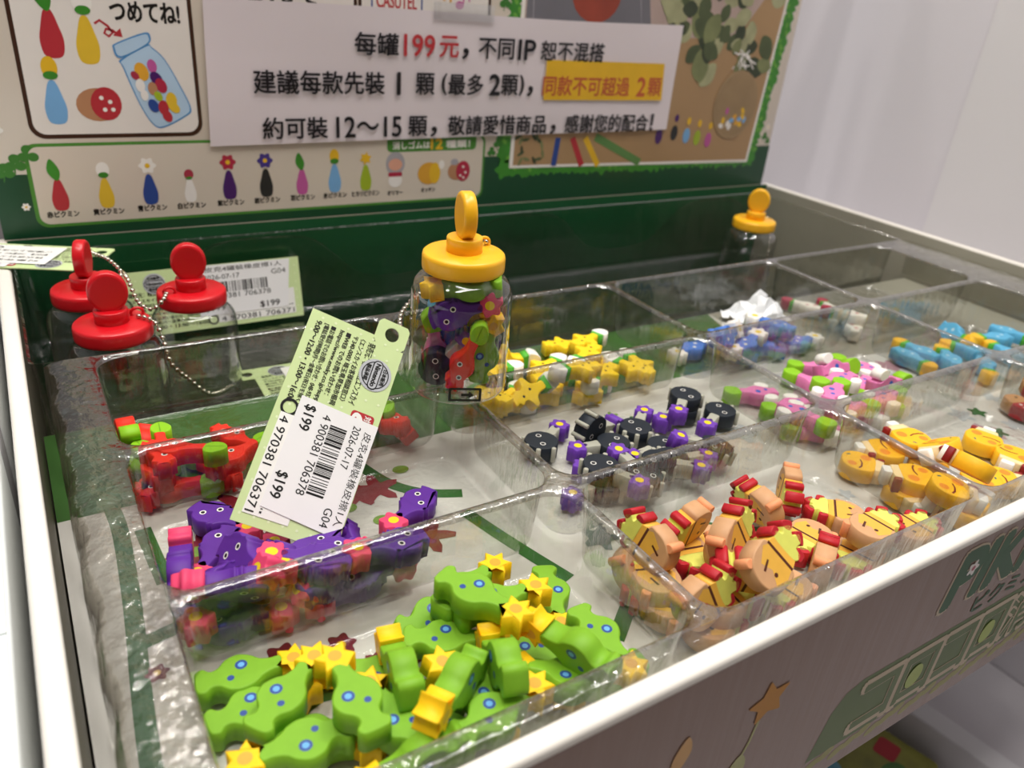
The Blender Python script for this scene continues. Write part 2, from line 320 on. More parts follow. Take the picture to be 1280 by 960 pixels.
for x, z, r, c in ((0.056, 0.092, 0.0042, 'amber'), (0.0615, 0.095, 0.003, 'pink'), (0.0525, 0.090, 0.0022, 'berry'), (0.0545, 0.085, 0.003, 'ivory'), (0.0630, 0.0885, 0.0035, 'violet'), (0.0650, 0.0850, 0.0035, 'flower_red'),
                   (0.0605, 0.0835, 0.003, 'tan'), (0.0630, 0.0795, 0.0024, 'lime'), (0.0560, 0.0800, 0.0025, 'ivory'), (0.0600, 0.0745, 0.0032, 'blue'), (0.0650, 0.0735, 0.0034, 'red'), (0.0695, 0.0775, 0.0036, 'yellow'), (0.0665, 0.0690, 0.003, 'red'), (0.0705, 0.0735, 0.003, 'yellow')):
    p.poly(ell(x, z, r*0.8, r*1.15, 14, rnd.random()), C_[c], 7)
p.text('つめてね!', (0.0447, 0.1165, 0.0782, 0.1262), ink, 3, 0.045, 0.0)
p.text('えらんで', (0.0975, 0.1300, 0.1560, 0.1400), ink, 3, 0.04); p.text('CASUTEL', (0.1915, 0.1310, 0.2180, 0.1392), redp, 3, 0.03)
p.line([(0.1885, 0.09), (0.1885, 0.18)], 0.001, C_['blue'], 3); p.line([(0.2215, 0.09), (0.2215, 0.18)], 0.001, C_['blue'], 3)
p.poly(ell(0.2480, 0.1352, 0.0030, 0.0024), C_['pink'], 3); p.line([(0.2505, 0.1355), (0.2512, 0.146), (0.2545, 0.143), (0.2550, 0.1375)], 0.0010, C_['pink'], 3)
p.line([(0.2370, 0.137), (0.2365, 0.150)], 0.0012, C_['amber'], 3); p.line([(0.2415, 0.1365), (0.2412, 0.150)], 0.0014, C_['amber'], 3)
p.build('how_to_panels', hp)
# the chart of twelve kinds
p = Print(HO, HX, HZ)
p.poly(rrect(-0.0065, 0.0105, 0.2735, 0.0555, 0.006), gg2, 2); p.poly(rrect(-0.0045, 0.0122, 0.2718, 0.0538, 0.005), cream, 3)
p.poly(rrect(0.1990, 0.0450, 0.2660, 0.0555, 0.003), gg2, 4); p.text('消しゴムは', (0.2030, 0.0467, 0.2300, 0.0517), wh, 5, 0.04); p.text('12', (0.2310, 0.0463, 0.2395, 0.0530), C_['gold'], 5, 0.05); p.text('種類！', (0.2425, 0.0467, 0.2610, 0.0517), wh, 5, 0.04)
ks = [(0.0068, 0.020, 0.027, 'red', 'leaf', '赤ピクミン'), (0.0296, 0.0200, 0.026, 'yellow', 'bud', '黄ピクミン'), (0.0526, 0.0205, 0.027, 'blue', wh, '青ピクミン'), (0.0743, 0.0205, 0.022, 'ivory', 'berry', '白ピクミン'),
      (0.0969, 0.0208, 0.027, 'violet', C_['flower_red'], '紫ピクミン'), (0.1189, 0.0210, 0.027, 'charcoal', C_['flower_violet'], '岩ピクミン'), (0.1414, 0.0212, 0.025, 'pink', 'leaf', '羽ピクミン'), (0.1628, 0.0214, 0.028, 'sky', 'gold', '氷ピクミン'), (0.1840, 0.0214, 0.026, 'lime', 'star', 'ヒカリピクミン')]
for x, z, h, c, top, nm in ks:
    sprig(p, x, z, h, C_[c], top, 4); w = 0.0078 if len(nm) < 6 else 0.0095
    p.text(nm, (x - w, z - 0.0042, x + w, z - 0.0008), ink, 4, 0.05)
p.poly(ell(0.2050, 0.0375, 0.0068, 0.0078), C_['grey'], 4); p.poly(ell(0.2050, 0.0368, 0.0050, 0.0040), C_['skin'], 5); p.poly(ell(0.2050, 0.0265, 0.0050, 0.0048), C_['ivory'], 4); p.poly(rrect(0.2000, 0.0290, 0.2100, 0.0318, 0.001), C_['flower_red'], 5); p.text('オリマー', (0.1995, 0.0165, 0.2105, 0.0196), ink, 4, 0.05)
p.poly(ell(0.2300, 0.0300, 0.0085, 0.0075), C_['amber'], 4); p.poly(ell(0.2345, 0.0300, 0.0042, 0.0072), C_['gold'], 5); p.poly(ell(0.2395, 0.0355, 0.0022, 0.003), wh, 5); p.text('オッチン', (0.2245, 0.0172, 0.2350, 0.0203), ink, 4, 0.05)
p.poly(ell(0.2515, 0.0305, 0.0070, 0.0060), C_['tan'], 4); p.poly(ell(0.2565, 0.0305, 0.0055, 0.0070), C_['flower_red'], 5); p.poly(ell(0.2495, 0.0370, 0.0030, 0.0022), C_['grey'], 5)
for dx, dz in ((0, 0.003), (0.002, -0.001), (-0.002, -0.003), (0.0005, -0.0045)): p.poly(ell(0.2565+dx, 0.0305+dz, 0.0009, None, 10), wh, 6)
p.build('kinds_chart', hp)
# the large printed photograph with its leafy border
p = Print(HO, HX, HZ)
for a in ((0.290, 0.036, 0.290, 0.16, 26), (0.290, 0.030, 0.546, 0.0285, 46), (0.546, 0.030, 0.5575, 0.16, 28)): cloud_edge(p, a[0], a[1], a[2], a[3], 0.0068, gg, 1, a[4])
gl = mat('print_bright_leaf', '#6aa83e', rough=0.35, var=0.1)
for a in ((0.292, 0.042, 0.290, 0.15, 24), (0.296, 0.034, 0.540, 0.0320, 40), (0.547, 0.036, 0.556, 0.15, 26)):
    for i in range(a[4]): t = i/(a[4]-1); p.poly(ell(a[0]+(a[2]-a[0])*t + rnd.uniform(-.004, .004), a[1]+(a[3]-a[1])*t + rnd.uniform(-.005, .004), 0.0025, 0.0015, 8, rnd.random()*3), gl, 2)
p.poly([(0.2945, 0.0308), (0.5430, 0.0262), (0.5530, 0.19), (0.2945, 0.19)], wh, 3)
wood = mat('print_wood', '#b08e66', rough=0.35, var=0.1, scale=6); p.poly([(0.2975, 0.0328), (0.5405, 0.0285), (0.5505, 0.19), (0.2975, 0.19)], wood, 4)
p.poly([(0.2975, 0.120), (0.50, 0.125), (0.55, 0.19), (0.2975, 0.19)], mat('print_wall_rose', '#b9a29a', rough=0.35), 5)
p.poly([(0.2985, 0.1250), (0.4100, 0.1255), (0.4000, 0.165), (0.2990, 0.165)], mat('print_slate', '#737179', rough=0.35), 6)
p.line([(0.302, 0.17), (0.3045, 0.1285), (0.400, 0.1285), (0.392, 0.165)], 0.001, C_['grey'], 7)
p.poly(ell(0.3560, 0.149, 0.0215, 0.0190), mat('print_apple', '#9c4230', rough=0.35, var=0.15), 8)
for x0, z0, x1, z1, c in ((0.3355, 0.0516, 0.3335, 0.031, 'blue'), (0.3485, 0.0513, 0.3600, 0.0303, 'red'), (0.3605, 0.0511, 0.3757, 0.0297, 'gold')): p.line([(x0, z0), (x1, z1)], 0.0048, C_[c], 6)
p.line([(0.3700, 0.0515), (0.4180, 0.0305)], 0.006, mat('print_crayon_green', '#5f8a4c'), 6)
pv = [mat('print_pothos_%d' % i, c, rough=0.35, var=0.15, scale=90) for i, c in enumerate(('#4f5a3a', '#7d8458', '#39432e', '#a7a780'))]
for i in range(90):
    x = rnd.uniform(0.425, 0.545); z = rnd.uniform(0.0925 + max(0, (0.475-x))*0.75, 0.185); s_ = rnd.uniform(0.006, 0.012); a = rnd.random()*6.3
    if x > 0.535 + (z-0.03)*0.06: continue
    p.poly([(x + (u*math.cos(a)-v*math.sin(a))*s_, z + (u*math.sin(a)+v*math.cos(a))*s_) for u, v in catmull([(0, -1), (0.7, -0.3), (0.6, 0.5), (0, 1.1), (-0.6, 0.5), (-0.7, -0.3)], 3)], rnd.choice(pv), 6 + i % 6)
for i in range(14):
    x = 0.299 + rnd.random()*0.026; z = 0.034 + rnd.random()*0.02; p.poly(ell(x, z, 0.0035, 0.0012, 8, rnd.random()*3), pv[i % 3], 6)
p.poly(ell(0.5140, 0.0745, 0.0255, 0.0275), mat('print_orb', '#a58a66', rough=0.35, var=0.12, scale=30), 12); p.poly(ell(0.5140, 0.0745, 0.0235, 0.0255), mat('print_orb_inner', '#9d8360', rough=0.35, var=0.1), 13)
for i in range(14): p.poly(ell(0.5140 + rnd.uniform(-.014, .014), 0.0600 + rnd.uniform(-.004, .010), 0.003, 0.002, 8, rnd.random()*3), rnd.choice([C_['gold'], C_['pink'], C_['ivory'], C_['amber'], C_['sky']]), 14)
for i in range(12): p.line([(0.499 + rnd.random()*0.03, 0.098 + rnd.random()*0.02), (0.499 + rnd.random()*0.03, 0.098 + rnd.random()*0.02)], 0.001, C_['ivory'], 14)
for x, z, c in ((0.4340, 0.0505, 'violet'), (0.4500, 0.0530, 'charcoal'), (0.4640, 0.0505, 'sky'), (0.4765, 0.0485, 'lime'), (0.4895, 0.0465, 'pink')): p.poly(ell(x, z, 0.0038, 0.0060), C_[c], 7); p.poly(ell(x+0.0005, z+0.0115, 0.0022, 0.003), C_['violet' if c in ('violet', 'charcoal') else 'gold'], 8)
p.build('photo_print', hp)
# clover and small flowers
clov = mat('print_clover', '#3d7a2f', rough=0.35)
for x, z, s_ in ((-0.0045, 0.0500, 1.0), (-0.0110, 0.0455, 1.0), (-0.0165, 0.0415, 0.9), (0.2880, 0.147, 1.0), (0.2820, 0.139, 0.9), (0.2840, 0.0490, 0.8), (0.2790, 0.0430, 0.7), (0.5590, 0.0480, 0.7), (0.5640, 0.0440, 0.6), (0.2570, 0.1540, 0.6)):
    p = Print(HO, HX, HZ)
    for k in range(3): a = 1.57 + k*2.094; p.poly(ell(x + 0.0026*s_*math.cos(a), z + 0.0026*s_*math.sin(a), 0.0027*s_, 0.0024*s_, 14), clov, 3)
    p.line([(x, z), (x - 0.0010, z - 0.0060*s_)], 0.0006, clov, 2); p.build('clover_print', hp)
for x, z, r_ in ((-0.0185, 0.0625, 0.0055), (-0.0100, 0.0225, 0.0022), (0.5610, 0.0560, 0.0028)):
    p = Print(HO, HX, HZ); p.poly(petals(x, z, r_, 6, 0.15), wh, 3); p.poly(ell(x, z, r_*0.28), C_['gold'], 4); p.build('flower_print', hp)
# front panel printing
p = Print((0, -0.0146, 0), (1, 0, 0), (0, 0, 1))
p.poly([(-0.0222, -0.0862), (0.577, -0.0862), (0.577, 0.0008), (-0.0222, 0.0008)], blush_shaded, 0)
bandm = mat('print_band_green', '#566f26', rough=0.4, spec=0.3, var=0.05); lt = mat('print_pale_outline', '#d3c2a6', rough=0.45, spec=0.3); pg = mat('print_forest', '#1f5a2c', rough=0.42, spec=0.3)
p.poly([(0.178, -0.0735), (0.183, -0.052), (0.188, -0.045), (0.196, -0.0425), (0.577, -0.0425), (0.577, -0.0735)], bandm, 1)
for i in range(60): p.poly(ell(0.176 + i*0.0068, -0.0785 + (i % 3)*0.0014, 0.0045, 0.0022, 12, 0.35), mat('print_leaf_scallop', '#a3a05a', rough=0.45), 1)
p.text('PIKMIN', (0.2300, -0.0276, 0.3330, -0.0037), lt, 2, 0.07, shear=0.12); p.text('PIKMIN', (0.2308, -0.0270, 0.3322, -0.0043), pg, 3, 0.055, shear=0.12)
p.poly(petals(0.2412, -0.0125, 0.0036, 5, 0.2), wh, 4); p.poly(ell(0.2412, -0.0125, 0.0011), C_['flower_red'], 5)
p.text('ピクミン', (0.2560, -0.0395, 0.3000, -0.0315), pg, 2, 0.03)
x = 0.1985
for ch in 'コロコロ消しゴム':
    p.text(ch, (x, -0.0715, x + 0.0225, -0.0465), lt, 2, 0.065); p.text(ch, (x + 0.001, -0.0702, x + 0.0215, -0.0478), bandm, 3, 0.02); x += 0.0240
for x in (0.2340, 0.2820): p.poly(ell(x - 0.002, -0.0592, 0.0048, 0.0058), C_['lime'], 4)
p.poly(star(0.1440, -0.0245, 0.0090, 5, 0.5, 0.5), mat('print_front_star', '#c98812', rough=0.45, spec=0.3), 2); stem = mat('print_front_stem', '#a8a84c', rough=0.3)
p.line([(0.1420, -0.031), (0.1405, -0.040), (0.1380, -0.047)], 0.0010, stem, 1); p.poly(catmull([(0.1385, -0.0440), (0.1420, -0.0500), (0.1400, -0.060), (0.1330, -0.060), (0.1340, -0.0500)], 4), stem, 1)
p.poly(catmull([(0.1120, -0.0205), (0.1145, -0.0270), (0.1115, -0.0335), (0.1085, -0.0335), (0.1080, -0.0270)], 4), mat('print_front_bud', '#d49a30', rough=0.3), 2); p.poly(ell(0.1098, -0.0345, 0.0026, 0.0018), gg, 3); p.line([(0.1098, -0.036), (0.107, -0.060)], 0.0010, stem, 1)
p.build('front_print', fw)
# printed card under the clear tray
cd = MB(); cd.box((-0.0215, -0.008, -0.0332), (0.576, 0.2300, -0.0325), mat('card_white', '#e4e2dc', rough=0.45, var=0.03, scale=12)); card = cd.build('base_card', box)
p = Print((0, 0, -0.0325), (1, 0, 0), (0, 1, 0)); kg = mat('print_card_green', '#2f6b2a', rough=0.45, var=0.12, scale=30); kr = mat('print_card_maroon', '#7a1f30', rough=0.45, var=0.1); kl = mat('print_card_leaf', '#7da23e', rough=0.45)
p.poly([(-0.0215, 0.166), (0.34, 0.166), (0.36, 0.2299), (-0.0215, 0.2299)], mat('print_card_field', '#41702f', rough=0.45, var=0.2, scale=14), 1)
p.poly([(0.36, 0.15), (0.576, 0.12), (0.576, 0.2299), (0.36, 0.2299)], mat('print_card_grey', '#a9a698', rough=0.45, var=0.06, scale=12), 1)
for L in ([(-0.004, 0.170), (-0.003, 0.15), (-0.005, 0.11), (-0.009, 0.06), (-0.012, -0.008)], [(-0.005, 0.094), (0.02, 0.099)], [(0.004, 0.150), (0.006, 0.118)], [(0.088, 0.158), (0.094, 0.14), (0.104, 0.128), (0.118, 0.121)], [(0.113, 0.11), (0.120, 0.085), (0.128, 0.06)], [(0.012, 0.036), (0.035, 0.052), (0.06, 0.040)], [(0.125, 0.03), (0.155, 0.05), (0.19, 0.056)], [(0.19, 0.065), (0.21, 0.05), (0.23, 0.045)]):
    p.line(catmull(L, 5, False), 0.0055, kg, 2)
for x, y_, r in ((0.0619, 0.060, 0.0048), (0.0655, 0.0535, 0.0050), (0.054, 0.056, 0.0042), (0.030, 0.070, 0.006), (-0.003, 0.0805, 0.0035), (0.047, 0.067, 0.005)): p.poly(petals(x, y_, r, 6, 0.15), kr, 3); p.poly(ell(x, y_, r*0.3), C_['gold'], 4)
for i in range(16): x = 0.012 + rnd.random()*0.085; y_ = 0.10 + rnd.random()*0.052; p.poly(petals(x, y_, 0.006 + rnd.random()*0.006, 5, 0.3, 24, rnd.random()), mat('print_card_crimson', '#8f2432', rough=0.45, var=0.15), 3)
for i in range(12): x = 0.01 + rnd.random()*0.10; y_ = 0.09 + rnd.random()*0.06; p.poly(ell(x, y_, 0.0035, 0.0028), kl, 4)
for i in range(40):
    x = 0.15 + rnd.random()*0.40; y_ = rnd.random()*0.15; c = rnd.choice([kl, kg, mat('print_card_pale', '#c9cfd2', rough=0.45), mat('print_card_slate', '#5f6f74', rough=0.45), mat('print_card_pinkish', '#c99aa6', rough=0.45)])
    p.poly(petals(x, y_, 0.004 + rnd.random()*0.006, 5, 0.25, 20, rnd.random()), c, 2 + i % 3)
p.build('card_print', card)
m = MB(); m.box((0.10, 0.02, -0.083), (0.45, 0.21, -0.0333), inner); m.build('card_support', box)
# ---------------------------------------------------------------- clear thermoformed tray with twelve compartments
plastic = clear('clear_plastic', tint=(0.86, 0.865, 0.845), rough=0.05, bump=0.42, scale=(90, 90, 24), base=0.045, edge=0.95, power=3.0)
rimp = clear('clear_plastic_rim', tint=(0.66, 0.645, 0.61), rough=0.10, bump=0.5, scale=(160, 160, 60), base=0.16, edge=0.9, power=2.5)
XS = (0.0, 0.130, 0.2704, 0.4073, 0.5276); YS = (0.0, 0.0725, 0.1517, 0.2315); FLOOR = -0.0310
def rr_pts(x0, y0, x1, y1, r, n=9, m=10):
    """rounded rectangle with a fixed vertex count"""
    out = []
    for cx, cy, a0, nx, ny in ((x1-r, y1-r, 0, x0+r, y1-r), (x0+r, y1-r, PI/2, x0+r, y0+r), (x0+r, y0+r, PI, x1-r, y0+r), (x1-r, y0+r, 1.5*PI, x1-r, y1-r)):
        arc = [(cx + r*math.cos(a0 + PI/2*k/n), cy + r*math.sin(a0 + PI/2*k/n)) for k in range(n+1)]; out += arc
        q = arc[-1]; a2 = a0 + PI/2; e = (nx + r*math.cos(a2), ny + r*math.sin(a2))
        out += [(q[0] + (e[0]-q[0])*k/m, q[1] + (e[1]-q[1])*k/m) for k in range(1, m)]
    return out
PROF = ((0.0, 0.0, 0.0004), (0.0012, 0.0, 0.008), (0.0018, -0.0004, 0.0090), (0.0022, -0.0016, 0.0095), (0.0027, -0.0080, 0.0095), (0.0032, -0.0160, 0.0095), (0.0037, -0.0240, 0.0095), (0.0040, -0.0275, 0.0095), (0.0050, -0.0304, 0.0090), (0.0065, -0.0310, 0.0080))
def pocket(mb, x0, y0, x1, y1, prof=PROF):
    rings = [[(x, y, z) for x, y in rr_pts(x0+d, y0+d, x1-d, y1-d, r)] for d, z, r in prof]
    mb.loft(rings[:4], rimp, cap0=False, cap1=False); mb.loft(rings[3:], plastic, cap0=False, cap1=True)
tray = thing('eraser_tray', 'clear thermoformed plastic tray with twelve rounded compartments set into the display box', 'tray')
m = MB()
for i in range(4):
    for j in range(3): pocket(m, XS[i], YS[j], XS[i+1], YS[j+1])
m.build('compartments', tray)
# rim around the compartments: a scalloped skirt on the left, plain on the other sides
m = MB()
def skirt(a, b, out, n=40, wave=0.0, drop=-0.0318, mt=None):
    a, b, o = Vector(a), Vector(b), Vector(out); rings = []
    for d, z in ((0, 0), (0.55, 0.0), (0.8, -0.0004), (1.0, -0.002), (1.04, -0.012), (1.06, drop)):
        row = []
        for k in range(n+1):
            t = k/n; q = a.lerp(b, t) + o*d*(1.0 + (wave*math.cos(t*44) if d > 0.5 else 0)); row.append((q.x, q.y, z))
        rings.append(row)
    m.loft(rings, mt or plastic, False, False, True, closed=False)
skirt((0.0, -0.003, 0), (0.0, 0.2318, 0), (-0.0150, 0, 0), wave=0.08, mt=rimp)
skirt((0.5276, -0.003, 0), (0.5276, 0.2318, 0), (0.043, 0, 0), drop=-0.029)
skirt((0.0, 0.0, 0), (0.5276, 0.0, 0), (0, -0.0055, 0), drop=-0.0318)
m.build('rim', tray)
# deep trough behind the compartments, where the finished jars stand
TZ = -0.0535
m = MB()
tp = ((0.0, 0.0, 0.003), (0.0010, -0.001, 0.006), (0.0016, -0.010, 0.008), (0.0022, -0.030, 0.008), (0.0028, -0.050, 0.008), (0.0048, TZ, 0.007))
rings = [[(x, y, z) for x, y in rr_pts(-0.0212+d, 0.2317+d, 0.560-d, 0.379-d*0.6, r)] for d, z, r in tp]
m.loft(rings[:2], rimp, False, False); m.loft(rings[1:], plastic, False, True); m.build('jar_trough', tray)
m = MB(); n = 120; rows = []
for f in (0, 0.25, 0.5, 0.75, 0.97, 1.0):
    row = []
    for k in range(n+1):
        x = -0.016 + 0.576*k/n; top = -0.020 + 0.0185*math.tanh(1.8*math.cos(2*PI*(x - 0.307)/0.195)); row.append((x, 0.379 + 0.001*math.sin(x*90), -0.05 + (top + 0.05)*f))
    rows.append(row)
m.loft(rows[:5], plastic, False, False, True, closed=False); m.loft(rows[4:], rimp, False, False, True, closed=False); m.build('scalloped_back', tray)
# ---------------------------------------------------------------- notice sheet taped to the header
sheetm = mat('notice_paper', '#e6dbe0', rough=0.3, spec=0.45, var=0.02, scale=5, coat=0.4)
ns = thing('notice_sheet', 'long white price notice with Chinese lettering taped across the printed header', 'notice', (0.265, 0.3838, 0.092))
m = MB(); rows = []; n = 24
for f in range(7):
    row = []
    for k in range(n+1):
        t = k/n; x = 0.0878 + (0.4400-0.0878)*t; zb = 0.0520 + (0.0560-0.0520)*t; zt = 0.1300 + 0.0018*t + 0.0008*math.sin(t*7)
        row.append((x - 0.265 + (0.003*(f/6) - 0.003*t*(f/6)), -0.0002*math.sin(t*9 + f), zb + (zt-zb)*f/6 - 0.092))
    rows.append(row)
m.loft(rows, sheetm, False, False, False, closed=False); sh = m.build('paper', ns)
md = sh.modifiers.new('thickness', 'SOLIDIFY'); md.thickness = 0.0002
ink2 = mat('notice_ink', '#17141a', rough=0.4); red2 = mat('notice_red', '#c0353c', rough=0.4); yel2 = mat('notice_yellow', '#e8b723', rough=0.4); or2 = mat('notice_orange_red', '#c25a34', rough=0.4)
p = Print((-0.265, -0.0009, -0.092), HX, HZ)
def line_of(parts, x0, x1, z0, z1):
    """places runs of lettering one after another; widths in character cells"""
    tot = sum(w for _, w, _ in parts); x = x0
    for s_, w, mt in parts:
        d = (x1-x0)*w/tot
        if s_ in ('1', '2', '(', ')', '！'): p.text(s_, (x + d*0.22, z0, x + d*0.98, z1), mt, 2, 0.03, fit=False)
        elif s_.strip(): p.text(s_, (x + d*0.02, z0 if s_ not in ('，',) else z0, x + d*0.98, z1) if s_ not in ('，',) else (x + d*0.2, z0 - 0.0005, x + d*0.5, z0 + (z1-z0)*0.45), mt, 2, 0.022)
        x += d
p.poly([(0.3175, 0.0783), (0.4290, 0.0783), (0.4265, 0.1050), (0.3175, 0.1050)], yel2, 1)
line_of([('每罐', 2.1, ink2), (' ', 0.2, ink2), ('199', 1.55, red2), (' ', 0.2, ink2), ('元', 1, red2), ('，', 1, ink2), ('不同', 2, ink2), (' ', 0.2, ink2), ('IP', 1, ink2), (' ', 0.25, ink2), ('恕不混搭', 4, ink2)], 0.1760, 0.3680, 0.1045, 0.1170)
line_of([('建議每款先裝', 6.2, ink2), (' ', 0.4, ink2), ('1', 0.55, ink2), (' ', 0.5, ink2), ('顆', 1, ink2), (' ', 0.3, ink2), ('(', 0.4, ink2), ('最多', 2, ink2), (' ', 0.2, ink2), ('2', 0.6, ink2), (' ', 0.2, ink2), ('顆', 1, ink2), (')', 0.4, ink2), ('，', 1, ink2), ('同款不可超過', 6, or2), (' ', 0.3, ink2), ('2', 0.6, or2), (' ', 0.3, ink2), ('顆', 1, or2)], 0.1130, 0.4265, 0.0815, 0.0945)
line_of([('約可裝', 3, ink2), (' ', 0.3, ink2), ('12～15', 3.3, ink2), (' ', 0.3, ink2), ('顆', 1, ink2), ('，', 1, ink2), ('敬請愛惜商品', 6, ink2), ('，', 1, ink2), ('感謝您的配合', 6, ink2), ('！', 0.45, ink2)], 0.1175, 0.4265, 0.0555, 0.0680)
p.build('lettering', ns)
m = MB(); m.box((-0.036, -0.0009, 0.0345), (0.008, -0.0007, 0.0445), clear('tape', tint=(0.97, 0.97, 0.97), rough=0.25, bump=0.1, base=0.22)); m.build('tape', ns)

# ---------------------------------------------------------------- jars
jarm = clear('jar_plastic', tint=(0.95, 0.95, 0.955), rough=0.02, bump=0.04, scale=(30, 30, 20), base=0.04, edge=0.9, power=2.6, edge_tint=(0.42, 0.40, 0.44))
steel = mat('ball_chain_steel', '#d9d4c6', rough=0.18, metal=1.0)
RED, YEL = mat('lid_red', '#cf1420', rough=0.28, spec=0.5, var=0.02, sss=0.1), mat('lid_yellow', '#ffbe24', rough=0.3, spec=0.45, var=0.02, sss=0.15)
def jar(loc, lid, label, knob_angle, group=None):
    t = thing('lidded_jar', label, 'jar', loc, group)
    m = MB(); m.lathe([(0.0150, 0.0028), (0.0175, 0.0006), (0.0185, 0.0), (0.0196, 0.0006), (0.0202, 0.0022), (0.0202, 0.0400), (0.0198, 0.0432), (0.0186, 0.0460), (0.0165, 0.0480), (0.0150, 0.0488), (0.0146, 0.0500), (0.0146, 0.0535)], jarm, 64, cap0=True, cap1=False); m.build('glass', t)
    m = MB(); m.lathe([(0.0150, 0.0507), (0.0157, 0.0504), (0.0161, 0.0509), (0.0162, 0.0520), (0.0162, 0.0556), (0.0159, 0.0568), (0.0152, 0.0574), (0.0080, 0.0576), (0.0070, 0.0577)], lid, 64)
    m.lathe([(0.0070, 0.0574), (0.0070, 0.0629), (0.0067, 0.0634)], lid, 40); l = m.build('lid', t)
    m = MB(); a = knob_angle; u = Vector((math.cos(a), math.sin(a), 0)); w = Vector((-math.sin(a), math.cos(a), 0))
    def ring(r, d): return [Vector((0, 0, 0.0715)) + u*(r*0.92)*math.cos(2*PI*k/40) + Vector((0, 0, 1))*r*1.04*math.sin(2*PI*k/40) + w*d for k in range(40)]
    m.loft([ring(0.0072, -0.0027), ring(0.0084, -0.0024), ring(0.0088, -0.0017), ring(0.0088, 0.0017), ring(0.0084, 0.0024), ring(0.0072, 0.0027)], lid); m.build('knob', l)
    m = MB(); e = Vector((0.0108, 0.004, 0.0586)); m.tube([e + Vector((0.0026*math.cos(q), 0, 0.0022*math.sin(q))) for q in [2*PI*k/14 for k in range(15)]], 0.0007, lid); m.build('chain_eye', l)
    return t
def chain(t, pts, step=0.0029, r=0.00115):
    """ball chain of the jar: beads on a thin wire through the points (jar coordinates)"""
    P = [Vector(q) for q in catmull(pts, 10, False)]; m = MB(); acc = 0.0; m.tube(P, 0.0003, steel, 5)
    m.ball(P[0], r, steel)
    for a, b in zip(P, P[1:]):
        acc += (b-a).length
        if acc >= step: m.ball(b, r, steel, 8, 5); acc = 0.0
    return m.build('ball_chain', t)
J0 = jar((0.130, 0.1517, 0.0003), YEL, 'clear jar with orange-yellow lid full of erasers, standing in the middle of the tray', math.radians(77))
J1 = jar((0.0129, 0.2560, -0.0533), RED, 'empty clear jar with red lid, nearest of the three at the left', math.radians(-4), 'empty red lidded jars in the back trough')
J2 = jar((0.0520, 0.2850, -0.0533), RED, 'empty clear jar with red lid in front of the propped barcode tag', math.radians(-9), 'empty red lidded jars in the back trough')
J3 = jar((0.0080, 0.3030, -0.0533), RED, 'empty clear jar with red lid half hidden behind another red lid, knob seen edge-on', math.radians(72), 'empty red lidded jars in the back trough')
J4 = jar((0.4680, 0.2990, -0.0533), YEL, 'clear jar with orange-yellow lid standing at the far right back corner', math.radians(-50))
# recycling mark and small lettering printed on the foot of the filled jar
p = Print((0, -0.0203, 0), (1, 0, 0), (0, 0, 1)); mk = mat('jar_print', '#16160f', rough=0.4)
p.ring(rrect(-0.005, 0.0025, 0.008, 0.0085, 0.0006, 2), rrect(-0.004, 0.0035, 0.007, 0.0075, 0.0003, 2), mk, 1); p.poly([(0.0, 0.0048), (0.003, 0.0048), (0.003, 0.0038), (0.005, 0.0054), (0.003, 0.0070), (0.003, 0.0060), (0.0, 0.0060)], mk, 1)
b = p.build('foot_mark', J0); b.rotation_euler = (0, 0, math.radians(-24))

